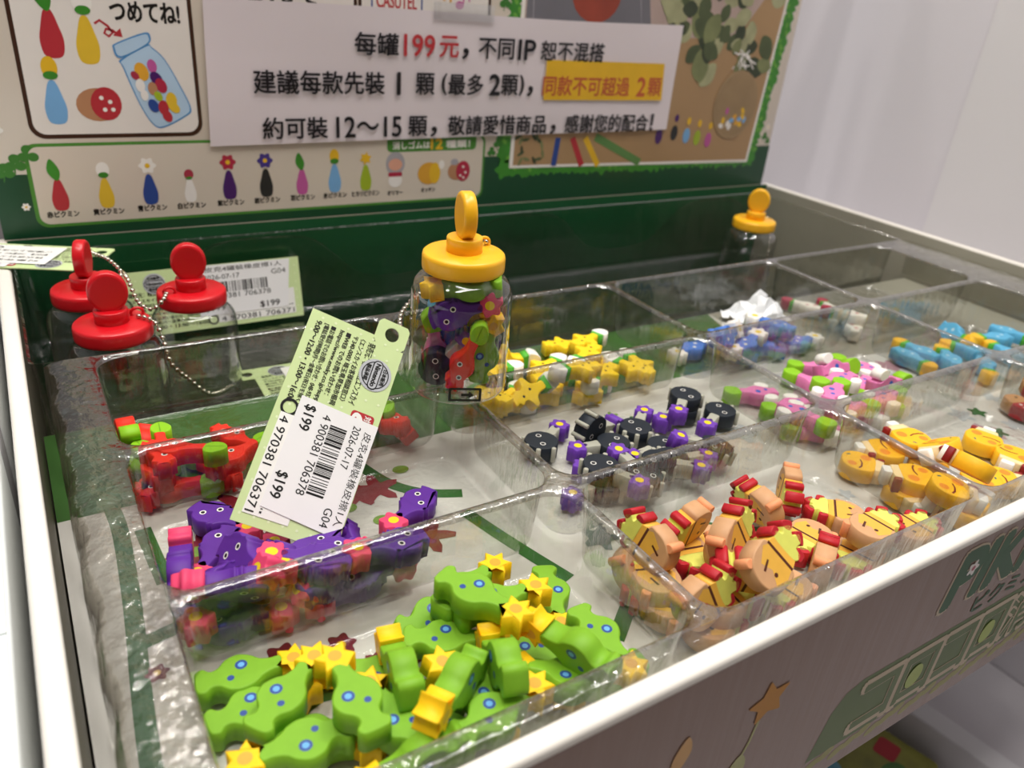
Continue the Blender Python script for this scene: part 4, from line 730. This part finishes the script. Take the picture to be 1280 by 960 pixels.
ERASERS = [
    ('green', (0.07194, 0.05702, -0.0248), (0.976, 0.2164, 0.0054, 0.0243), 'flat', 'leftmost', 'far'),
    ('green', (0.06953, 0.04439, -0.0216), (0.9726, 0.0, 0.0, -0.2327), 'flat', 'second from left', 'far'),
    ('green', (0.08229, 0.05534, -0.0168), (0.9852, 0.0, 0.0, 0.1715), 'flat', 'third from left', 'far'),
    ('green', (0.07904, 0.04541, -0.008), (0.8534, 0.0, 0.0, -0.5212), 'flat', 'fourth from left', 'far'),
    ('green', (0.08595, 0.04485, -0.0144), (0.9993, 0.0, 0.0, -0.0381), 'flat', 'fifth from left', 'far'),
    ('green', (0.09454, 0.0339, -0.0272), (0.5947, 0.0, 0.0, 0.804), 'flat', 'sixth from left', 'far'),
    ('green', (0.11314, 0.05155, -0.0272), (0.567, -0.0, -0.0, -0.8237), 'flat', 'seventh from left', 'far'),
    ('green', (0.09733, 0.01538, -0.0112), (0.4355, 0.3655, 0.5288, 0.6302), 'on edge', 'eighth from left', 'far'),
    ('green', (0.11157, 0.02467, -0.0208), (0.7164, 0.0, 0.0, -0.6977), 'flat', 'rightmost', 'far'),
    ('green', (0.0158, 0.06177, -0.0264), (0.9984, 0.0, 0.0, -0.0567), 'flat', 'leftmost', 'middle'),
    ('green', (0.02254, 0.04407, -0.0208), (0.9473, 0.0, 0.0, 0.3205), 'flat', 'second from left', 'middle'),
    ('green', (0.051, 0.04475, -0.0272), (0.3758, 0.0, 0.0, 0.9267), 'flat', 'third from left', 'middle'),
    ('green', (0.05197, 0.03387, -0.0144), (0.5962, 0.4836, 0.5159, 0.3802), 'on edge', 'fourth from left', 'middle'),
    ('green', (0.06225, 0.02126, -0.0096), (0.2969, 0.1288, -0.6953, -0.6418), 'on edge', 'fifth from left', 'middle'),
    ('green', (0.07164, 0.02149, -0.0208), (0.4526, 0.0889, -0.0454, 0.8861), 'flat', 'sixth from left', 'middle'),
    ('green', (0.07593, 0.0211, -0.0104), (0.6376, 0.4682, 0.5299, 0.3058), 'on edge', 'seventh from left', 'middle'),
    ('green', (0.09386, 0.01495, -0.02), (0.3517, 0.0351, 0.093, 0.9308), 'flat', 'eighth from left', 'middle'),
    ('green', (0.11059, 0.01537, -0.0272), (0.0355, 0.0, 0.0, 0.9994), 'flat', 'rightmost', 'middle'),
    ('green', (0.01568, 0.04999, -0.0272), (0.9993, 0.0, 0.0, 0.0365), 'flat', 'leftmost', 'near'),
    ('green', (0.02435, 0.02885, -0.0208), (0.0352, 0.0, 0.0, 0.9994), 'flat', 'second from left', 'near'),
    ('green', (0.02682, 0.03413, -0.0272), (0.9635, 0.0, 0.0, -0.2676), 'flat', 'third from left', 'near'),
    ('green', (0.03748, 0.02832, -0.0128), (0.6905, 0.0, 0.0, 0.7233), 'flat', 'fourth from left', 'near'),
    ('green', (0.04675, 0.02211, -0.0192), (0.63, 0.0, 0.0, 0.7766), 'flat', 'fifth from left', 'near'),
    ('green', (0.04604, 0.00846, -0.0152), (0.0254, 0.0242, -0.6891, -0.7238), 'on edge', 'sixth from left', 'near'),
    ('green', (0.05703, 0.03044, -0.0256), (0.1029, 0.0, 0.0, 0.9947), 'flat', 'seventh from left', 'near'),
    ('green', (0.05782, 0.0178, -0.0264), (0.9924, 0.0244, -0.003, -0.1206), 'flat', 'eighth from left', 'near'),
    ('green', (0.0663, 0.01082, -0.016), (0.9961, 0.0, 0.0, 0.0885), 'flat', 'rightmost', 'near'),
    ('purple', (0.02685, 0.13649, -0.0272), (0.8871, 0.0, 0.0, -0.4616), 'flat', 'leftmost', 'far'),
    ('purple', (0.02332, 0.11866, -0.0264), (0.4289, -0.0, -0.0, -0.9034), 'flat', 'second from left', 'far'),
    ('purple', (0.02664, 0.09415, -0.0112), (0.7398, 0.26, -0.3478, -0.5138), 'tilted', 'third from left', 'far'),
    ('purple', (0.05173, 0.1024, -0.0208), (0.1495, -0.0, -0.0, -0.9888), 'flat', 'fourth from left', 'far'),
    ('purple', (0.06155, 0.1064, -0.024), (0.7647, 0.2998, -0.2082, -0.5311), 'tilted', 'fifth from left', 'far'),
    ('purple', (0.07205, 0.08255, -0.0152), (0.002, 0.06, -0.0001, 0.9982), 'flat', 'sixth from left', 'far'),
    ('purple', (0.09353, 0.11358, -0.0272), (0.2667, -0.0, -0.0, -0.9638), 'flat', 'rightmost', 'far'),
    ('purple', (0.0096, 0.10448, -0.0184), (0.5466, 0.5466, 0.4486, 0.4486), 'on edge', 'leftmost', 'middle'),
    ('purple', (0.03877, 0.09603, -0.0208), (0.6973, 0.3251, -0.27, -0.579), 'tilted', 'second from left', 'middle'),
    ('purple', (0.04634, 0.10086, -0.0272), (0.5475, 0.0, 0.0, 0.8368), 'flat', 'third from left', 'middle'),
    ('purple', (0.04591, 0.08363, -0.0128), (0.2074, 0.0587, -0.0125, 0.9764), 'flat', 'fourth from left', 'middle'),
    ('purple', (0.04879, 0.08426, -0.0208), (0.9732, 0.0, 0.0, 0.2299), 'flat', 'fifth from left', 'middle'),
    ('purple', (0.04958, 0.08567, -0.0136), (0.0152, -0.06, -0.0009, -0.9981), 'flat', 'sixth from left', 'middle'),
    ('purple', (0.06083, 0.08467, -0.0232), (0.9634, 0.2581, -0.0186, -0.0696), 'tilted', 'rightmost', 'middle'),
    ('purple', (0.0148, 0.09658, -0.0272), (0.997, 0.0, 0.0, -0.0778), 'flat', 'leftmost', 'near'),
    ('purple', (0.01909, 0.09192, -0.0208), (0.3916, 0.0096, -0.0226, -0.9198), 'flat', 'second from left', 'near'),
    ('purple', (0.02081, 0.09031, -0.016), (0.869, 0.4524, 0.0926, 0.178), 'tilted', 'third from left', 'near'),
    ('purple', (0.02017, 0.08547, -0.0272), (0.9912, 0.0, 0.0, -0.132), 'flat', 'fourth from left', 'near'),
    ('purple', (0.02271, 0.08249, -0.0112), (0.0079, -0.1391, -0.4883, -0.8615), 'tilted', 'fifth from left', 'near'),
    ('purple', (0.05902, 0.08533, -0.0272), (0.1272, -0.0, -0.0, -0.9919), 'flat', 'rightmost', 'near'),
    ('red', (0.00776, 0.20347, -0.0216), (0.5894, 0.3907, -0.5894, -0.3907), 'on edge', 'leftmost', 'far'),
    ('red', (0.04561, 0.18737, -0.0272), (0.8554, 0.0, 0.0, -0.518), 'flat', 'second from left', 'far'),
    ('red', (0.09287, 0.16348, -0.0208), (0.9717, 0.0215, -0.0975, 0.214), 'flat', 'third from left', 'far'),
    ('red', (0.10628, 0.16801, -0.0224), (0.5678, -0.082, 0.057, 0.8171), 'flat', 'fourth from left', 'far'),
    ('red', (0.11074, 0.16786, -0.0248), (0.5859, 0.3383, 0.3682, 0.6377), 'tilted', 'rightmost', 'far'),
    ('red', (0.01264, 0.19538, -0.0248), (0.4747, 0.3789, -0.4956, -0.6209), 'tilted', 'leftmost', 'middle'),
    ('red', (0.01274, 0.16776, -0.0208), (0.6457, 0.0, 0.0, 0.7636), 'flat', 'second from left', 'middle'),
    ('red', (0.01602, 0.16716, -0.0144), (0.7478, 0.0, 0.0, 0.664), 'flat', 'third from left', 'middle'),
    ('red', (0.01958, 0.16566, -0.0136), (0.9725, 0.0, 0.0, -0.2329), 'flat', 'fourth from left', 'middle'),
    ('red', (0.04013, 0.16356, -0.0208), (0.9713, 0.0, 0.0, 0.2377), 'flat', 'rightmost', 'middle'),
    ('red', (0.01203, 0.16712, -0.0272), (0.8631, 0.0, 0.0, 0.505), 'flat', 'leftmost', 'near'),
    ('red', (0.01601, 0.16316, -0.0272), (0.9936, 0.0, 0.0, -0.1132), 'flat', 'second from left', 'near'),
    ('red', (0.03485, 0.16747, -0.0272), (0.5409, 0.0, 0.0, 0.8411), 'flat', 'rightmost', 'near'),
    ('yellow', (0.18633, 0.2026, -0.0224), (0.7013, 0.7013, -0.0901, -0.0901), 'on edge', 'leftmost', 'far'),
    ('yellow', (0.22948, 0.21285, -0.0272), (0.9929, 0.0, 0.0, -0.1189), 'flat', 'second from left', 'far'),
    ('yellow', (0.2375, 0.20233, -0.0216), (0.9879, 0.0, 0.0, 0.1553), 'flat', 'third from left', 'far'),
    ('yellow', (0.22823, 0.18773, -0.0208), (0.2311, -0.0, -0.0, -0.9729), 'flat', 'fourth from left', 'far'),
    ('yellow', (0.23226, 0.18466, -0.0272), (0.9836, 0.0, 0.0, 0.1801), 'flat', 'fifth from left', 'far'),
    ('yellow', (0.255, 0.17548, -0.0272), (0.7589, 0.0, 0.0, 0.6512), 'flat', 'rightmost', 'far'),
    ('yellow', (0.16916, 0.18948, -0.0208), (0.9997, 0.0, 0.0, -0.0255), 'flat', 'leftmost', 'middle'),
    ('yellow', (0.20147, 0.18886, -0.0248), (0.9806, 0.0, 0.0, 0.1959), 'flat', 'second from left', 'middle'),
    ('yellow', (0.19918, 0.17811, -0.0248), (0.9975, 0.0, 0.0, -0.0711), 'flat', 'third from left', 'middle'),
    ('yellow', (0.20512, 0.16324, -0.0136), (0.0025, -0.06, -0.0001, -0.9982), 'flat', 'fourth from left', 'middle'),
    ('yellow', (0.22203, 0.16571, -0.0208), (0.1994, -0.0, -0.0, -0.9799), 'flat', 'fifth from left', 'middle'),
    ('yellow', (0.24377, 0.16682, -0.0232), (0.5632, 0.0, 0.0, 0.8263), 'flat', 'rightmost', 'middle'),
    ('yellow', (0.1715, 0.19266, -0.0272), (0.9994, 0.0, 0.0, -0.036), 'flat', 'leftmost', 'near'),
    ('yellow', (0.15709, 0.1668, -0.0208), (0.5553, 0.0, 0.0, 0.8316), 'flat', 'second from left', 'near'),
    ('yellow', (0.16848, 0.17135, -0.0272), (0.9542, 0.0, 0.0, 0.2992), 'flat', 'third from left', 'near'),
    ('yellow', (0.17531, 0.16405, -0.0208), (0.9281, 0.3474, -0.0628, 0.1182), 'tilted', 'fourth from left', 'near'),
    ('yellow', (0.19026, 0.17011, -0.0272), (0.1565, -0.0, -0.0, -0.9877), 'flat', 'fifth from left', 'near'),
    ('yellow', (0.21257, 0.16372, -0.0272), (0.9846, 0.0, 0.0, 0.1747), 'flat', 'rightmost', 'near'),
    ('black', (0.18911, 0.12847, -0.0232), (0.7071, 0.6864, 0.1699, -0.0052), 'on edge', 'leftmost', 'far'),
    ('black', (0.2118, 0.12548, -0.0272), (0.9528, 0.0, 0.0, 0.3035), 'flat', 'second from left', 'far'),
    ('black', (0.2396, 0.12819, -0.0272), (0.1186, -0.0, -0.0, -0.9929), 'flat', 'third from left', 'far'),
    ('black', (0.24077, 0.12722, -0.0208), (0.3003, -0.0, -0.0, -0.9539), 'flat', 'fourth from left', 'far'),
    ('black', (0.25371, 0.11632, -0.0264), (0.2023, -0.0, -0.0, -0.9793), 'flat', 'rightmost', 'far'),
    ('black', (0.1651, 0.13236, -0.0272), (0.9723, 0.0, 0.0, 0.2336), 'flat', 'leftmost', 'middle'),
    ('black', (0.18699, 0.11756, -0.0272), (0.1141, 0.0, 0.0, 0.9935), 'flat', 'second from left', 'middle'),
    ('black', (0.20643, 0.10529, -0.0272), (0.0056, -0.0, -0.0, -1.0), 'flat', 'third from left', 'middle'),
    ('black', (0.2063, 0.09152, -0.024), (0.9891, 0.0, 0.0, -0.1475), 'flat', 'fourth from left', 'middle'),
    ('black', (0.22468, 0.09378, -0.0232), (0.2855, 0.0956, -0.0286, 0.9532), 'flat', 'rightmost', 'middle'),
    ('black', (0.16494, 0.0937, -0.0272), (0.022, -0.0, -0.0, -0.9998), 'flat', 'leftmost', 'near'),
    ('black', (0.16913, 0.09352, -0.0208), (0.8275, 0.0, 0.0, -0.5614), 'flat', 'second from left', 'near'),
    ('black', (0.18031, 0.10392, -0.0272), (0.1397, 0.0, 0.0, 0.9902), 'flat', 'third from left', 'near'),
    ('black', (0.18118, 0.08932, -0.0216), (0.7094, 0.0352, -0.0355, 0.703), 'flat', 'fourth from left', 'near'),
    ('black', (0.19816, 0.09008, -0.0232), (0.9338, 0.0, 0.0, -0.3578), 'flat', 'rightmost', 'near'),
    ('tan', (0.16895, 0.04862, -0.0144), (0.0646, 0.0542, -0.6405, -0.7633), 'on edge', 'leftmost', 'far'),
    ('tan', (0.16828, 0.0298, -0.0064), (0.7596, 0.584, -0.0381, 0.2838), 'on edge', 'second from left', 'far'),
    ('tan', (0.21214, 0.05111, -0.0216), (0.6038, 0.4228, 0.3876, 0.5535), 'on edge', 'third from left', 'far'),
    ('tan', (0.23338, 0.05542, -0.0224), (0.2738, 0.2738, -0.6519, -0.6519), 'on edge', 'fourth from left', 'far'),
    ('tan', (0.2194, 0.03277, -0.0272), (0.1056, -0.0, -0.0, -0.9944), 'flat', 'fifth from left', 'far'),
    ('tan', (0.24354, 0.03677, -0.0272), (0.4221, 0.0, 0.0, 0.9065), 'flat', 'sixth from left', 'far'),
    ('tan', (0.23091, 0.01677, -0.016), (0.9988, 0.0, 0.0, 0.0488), 'flat', 'seventh from left', 'far'),
    ('tan', (0.25109, 0.01288, -0.0208), (0.9999, 0.0, 0.0, 0.0133), 'flat', 'rightmost', 'far'),
    ('tan', (0.14457, 0.04597, -0.0224), (0.8901, 0.415, 0.0797, 0.1709), 'tilted', 'leftmost', 'middle'),
    ('tan', (0.14646, 0.04225, -0.0112), (0.3815, 0.5801, 0.5107, 0.5071), 'on edge', 'second from left', 'middle'),
    ('tan', (0.16752, 0.04682, -0.0248), (0.6304, -0.0, -0.0, -0.7763), 'flat', 'third from left', 'middle'),
    ('tan', (0.18209, 0.04604, -0.0272), (0.5348, -0.0, -0.0, -0.845), 'flat', 'fourth from left', 'middle'),
    ('tan', (0.17444, 0.0317, -0.0168), (0.8538, 0.4929, -0.0837, -0.145), 'tilted', 'fifth from left', 'middle'),
    ('tan', (0.16399, 0.01083, -0.0008), (0.8839, 0.3983, -0.1254, 0.2106), 'tilted', 'sixth from left', 'middle'),
    ('tan', (0.20466, 0.01648, -0.0216), (0.6815, 0.6815, 0.1887, 0.1887), 'on edge', 'seventh from left', 'middle'),
    ('tan', (0.22793, 0.01732, -0.0272), (0.1415, -0.0, -0.0, -0.9899), 'flat', 'rightmost', 'middle'),
    ('tan', (0.14381, 0.03599, -0.0208), (0.8029, 0.0, 0.0, 0.5962), 'flat', 'leftmost', 'near'),
    ('tan', (0.14404, 0.03035, -0.0272), (0.579, 0.0, 0.0, 0.8153), 'flat', 'second from left', 'near'),
    ('tan', (0.14483, 0.01724, -0.0136), (0.7728, 0.6018, -0.1365, 0.1483), 'on edge', 'third from left', 'near'),
    ('tan', (0.15179, 0.01604, -0.0272), (0.9998, 0.0, 0.0, 0.022), 'flat', 'fourth from left', 'near'),
    ('tan', (0.15712, 0.01783, -0.0208), (0.9988, 0.0, 0.0, -0.0487), 'flat', 'fifth from left', 'near'),
    ('tan', (0.16786, 0.01634, -0.0112), (0.2189, 0.2575, 0.5895, 0.7337), 'on edge', 'sixth from left', 'near'),
    ('tan', (0.18184, 0.02324, -0.0272), (0.3464, 0.0, 0.0, 0.9381), 'flat', 'seventh from left', 'near'),
    ('tan', (0.18044, 0.01282, -0.0208), (0.0912, -0.0, -0.0, -0.9958), 'flat', 'rightmost', 'near'),
    ('amber', (0.30136, 0.05858, -0.0256), (0.2869, 0.0, 0.0, 0.958), 'flat', 'leftmost', 'far'),
    ('amber', (0.3117, 0.05474, -0.0192), (0.7715, 0.0, 0.0, 0.6362), 'flat', 'second from left', 'far'),
    ('amber', (0.30929, 0.0395, -0.0144), (0.0589, 0.0186, -0.3001, -0.9519), 'tilted', 'third from left', 'far'),
    ('amber', (0.36168, 0.04525, -0.0272), (0.9846, 0.0, 0.0, 0.1746), 'flat', 'fourth from left', 'far'),
    ('amber', (0.35931, 0.02932, -0.0272), (0.1319, -0.0, -0.0, -0.9913), 'flat', 'rightmost', 'far'),
    ('amber', (0.28363, 0.05701, -0.0272), (0.8809, 0.0, 0.0, -0.4734), 'flat', 'leftmost', 'middle'),
    ('amber', (0.286, 0.03492, -0.0208), (0.3678, 0.0, 0.0, 0.9299), 'flat', 'second from left', 'middle'),
    ('amber', (0.31246, 0.04324, -0.0272), (0.1902, -0.0, -0.0, -0.9818), 'flat', 'third from left', 'middle'),
    ('amber', (0.30061, 0.02171, -0.0096), (0.652, 0.1747, 0.191, 0.7127), 'tilted', 'fourth from left', 'middle'),
    ('amber', (0.3341, 0.02087, -0.0272), (0.9211, 0.0, 0.0, -0.3893), 'flat', 'rightmost', 'middle'),
    ('amber', (0.2827, 0.03389, -0.0272), (0.5384, -0.0, -0.0, -0.8427), 'flat', 'leftmost', 'near'),
    ('amber', (0.2831, 0.01807, -0.0152), (0.8761, 0.0287, 0.0526, -0.4784), 'flat', 'second from left', 'near'),
    ('amber', (0.28637, 0.01459, -0.0232), (0.3505, 0.0934, -0.0352, 0.9312), 'flat', 'third from left', 'near'),
    ('amber', (0.29769, 0.01665, -0.0248), (0.997, -0.003, -0.0499, -0.0591), 'flat', 'fourth from left', 'near'),
    ('amber', (0.31797, 0.02313, -0.0248), (0.018, -0.0, -0.0, -0.9998), 'flat', 'rightmost', 'near'),
    ('pink', (0.35071, 0.13357, -0.0272), (0.2778, 0.0, 0.0, 0.9606), 'flat', 'leftmost', 'far'),
    ('pink', (0.34574, 0.12316, -0.0208), (0.8648, 0.4993, -0.0261, -0.0453), 'tilted', 'second from left', 'far'),
    ('pink', (0.33482, 0.11027, -0.02), (0.0392, 0.0, 0.0, 0.9992), 'flat', 'third from left', 'far'),
    ('pink', (0.37505, 0.1237, -0.0272), (0.5961, 0.0, 0.0, 0.8029), 'flat', 'fourth from left', 'far'),
    ('pink', (0.35847, 0.09934, -0.0208), (0.7653, 0.6422, -0.028, -0.0334), 'on edge', 'rightmost', 'far'),
    ('pink', (0.292, 0.12574, -0.0272), (0.1981, 0.0, 0.0, 0.9802), 'flat', 'leftmost', 'middle'),
    ('pink', (0.3299, 0.1197, -0.0264), (0.6198, 0.0, 0.0, 0.7848), 'flat', 'second from left', 'middle'),
    ('pink', (0.30625, 0.09383, -0.0144), (0.98, 0.0, 0.0, 0.199), 'flat', 'third from left', 'middle'),
    ('pink', (0.35585, 0.10858, -0.0272), (0.2304, -0.0, -0.0, -0.9731), 'flat', 'fourth from left', 'middle'),
    ('pink', (0.34026, 0.08658, -0.0208), (0.9956, 0.0, 0.0, 0.0941), 'flat', 'rightmost', 'middle'),
    ('pink', (0.29869, 0.109, -0.0272), (0.0681, 0.0, 0.0, 0.9977), 'flat', 'leftmost', 'near'),
    ('pink', (0.28462, 0.09468, -0.0208), (0.7872, 0.0, 0.0, -0.6167), 'flat', 'second from left', 'near'),
    ('pink', (0.2919, 0.08714, -0.0272), (0.206, 0.0, 0.0, 0.9786), 'flat', 'third from left', 'near'),
    ('pink', (0.31245, 0.08808, -0.0208), (0.993, 0.0, 0.0, -0.1183), 'flat', 'fourth from left', 'near'),
    ('pink', (0.33556, 0.08576, -0.0272), (0.9998, 0.0, 0.0, -0.0183), 'flat', 'rightmost', 'near'),
    ('blue', (0.31307, 0.17457, -0.0208), (0.5914, -0.0, -0.0, -0.8064), 'flat', 'leftmost', 'far'),
    ('blue', (0.30401, 0.16456, -0.012), (0.8486, 0.49, 0.0997, 0.1727), 'tilted', 'second from left', 'far'),
    ('blue', (0.34834, 0.1745, -0.0208), (0.971, 0.0, 0.0, -0.2391), 'flat', 'third from left', 'far'),
    ('blue', (0.34812, 0.1662, -0.0144), (0.5736, 0.0, 0.0, 0.8191), 'flat', 'rightmost', 'far'),
    ('blue', (0.32135, 0.1625, -0.02), (0.9849, 0.0098, -0.0592, 0.1626), 'flat', 'leftmost', 'middle'),
    ('blue', (0.33586, 0.16807, -0.0248), (0.3942, 0.0, 0.0, 0.919), 'flat', 'second from left', 'middle'),
    ('blue', (0.3504, 0.16674, -0.0272), (0.8425, 0.0, 0.0, 0.5387), 'flat', 'third from left', 'middle'),
    ('blue', (0.36917, 0.16313, -0.0272), (0.9999, 0.0, 0.0, 0.0132), 'flat', 'rightmost', 'middle'),
    ('blue', (0.2984, 0.18126, -0.0272), (0.1018, -0.0, -0.0, -0.9948), 'flat', 'leftmost', 'near'),
    ('blue', (0.32149, 0.16692, -0.0272), (0.6187, 0.0, 0.0, 0.7856), 'flat', 'rightmost', 'near'),
    ('white', (0.42404, 0.20246, -0.0272), (0.5378, 0.0, 0.0, 0.8431), 'flat', 'leftmost', 'far'),
    ('white', (0.43583, 0.19218, -0.0272), (0.8429, 0.0, 0.0, 0.538), 'flat', 'second from left', 'far'),
    ('white', (0.42398, 0.17138, -0.0208), (0.498, 0.0, 0.0, 0.8672), 'flat', 'rightmost', 'far'),
    ('white', (0.42619, 0.17833, -0.0272), (0.9964, 0.0, 0.0, 0.0844), 'flat', 'leftmost', 'near'),
    ('white', (0.42266, 0.16488, -0.0272), (0.9388, 0.0, 0.0, 0.3444), 'flat', 'rightmost', 'near'),
    ('ice', (0.47664, 0.1306, -0.024), (0.4684, 0.2704, -0.4206, -0.7284), 'tilted', 'leftmost', 'far'),
    ('ice', (0.49853, 0.11563, -0.0256), (0.1831, 0.0, 0.0, 0.9831), 'flat', 'second from left', 'far'),
    ('ice', (0.51461, 0.11691, -0.0248), (0.794, 0.0, 0.0, -0.6079), 'flat', 'rightmost', 'far'),
    ('ice', (0.43202, 0.12387, -0.0272), (0.6923, 0.0, 0.0, 0.7216), 'flat', 'leftmost', 'middle'),
    ('ice', (0.46692, 0.11254, -0.0272), (0.5149, 0.0, 0.0, 0.8573), 'flat', 'second from left', 'middle'),
    ('ice', (0.48651, 0.09987, -0.0272), (0.7625, 0.0, 0.0, 0.647), 'flat', 'rightmost', 'middle'),
    ('ice', (0.41729, 0.12237, -0.0272), (0.6761, -0.0, -0.0, -0.7368), 'flat', 'leftmost', 'near'),
    ('ice', (0.43974, 0.1101, -0.0272), (0.8973, 0.0, 0.0, 0.4413), 'flat', 'second from left', 'near'),
    ('ice', (0.45241, 0.09576, -0.0272), (0.3329, -0.0, -0.0, -0.9429), 'flat', 'rightmost', 'near'),
    ('spotted', (0.41942, 0.05739, -0.0272), (0.5899, -0.0, -0.0, -0.8075), 'flat', 'leftmost', 'front'),
    ('spotted', (0.43508, 0.05935, -0.0208), (0.4231, -0.0, -0.0, -0.9061), 'flat', 'rightmost', 'front'),
]
for k_, c_, q_, pose_, pos_, row_ in ERASERS:
    eraser(k_, c_, q_, '%s, %s, %s in %s row' % (EBASE[k_], pose_, pos_, row_), EGRP[k_])
# the erasers inside the filled jar
for k_, c_, q_, lab_ in [
    ('black', (0.12232, 0.15028, 0.0133), (0.6977, 0.5522, -0.4417, 0.1149), 'charcoal round eraser low on the left inside the filled jar'),
    ('red', (0.12636, 0.14113, 0.0153), (0.6672, 0.4671, -0.5308, 0.2343), 'red eraser standing upright at the front inside the filled jar'),
    ('green', (0.13725, 0.14419, 0.0153), (0.6009, 0.4632, -0.5482, 0.3518), 'light green eraser standing at the right inside the filled jar'),
    ('purple', (0.12483, 0.14657, 0.0353), (0.7048, 0.6427, -0.2949, -0.0573), 'purple eraser lying across the middle inside the filled jar'),
    ('pink', (0.12362, 0.15872, 0.0133), (0.5482, 0.3518, -0.6009, 0.4632), 'pink eraser low at the far left inside the filled jar'),
    ('ice', (0.12928, 0.16472, 0.0313), (0.5088, 0.5494, -0.4827, 0.4542), 'sky blue eraser at the upper left inside the filled jar'),
    ('yellow', (0.13932, 0.14991, 0.0293), (0.5482, 0.3518, -0.6009, 0.4632), 'yellow eraser at the upper right inside the filled jar'),
    ('white', (0.13277, 0.16276, 0.0173), (0.4589, 0.8041, -0.3416, 0.1617), 'ivory eraser at the centre inside the filled jar'),
    ('blue', (0.1307, 0.15704, 0.0243), (0.6102, 0.3573, -0.6102, 0.3573), 'blue eraser at the back of the filled jar'),
    ('green', (0.13006, 0.14364, 0.0463), (0.2464, -0.0808, -0.0688, 0.9633), 'light green eraser on top of the pile inside the filled jar'),
]:
    eraser(k_, c_, q_, lab_, "erasers inside the filled jar")
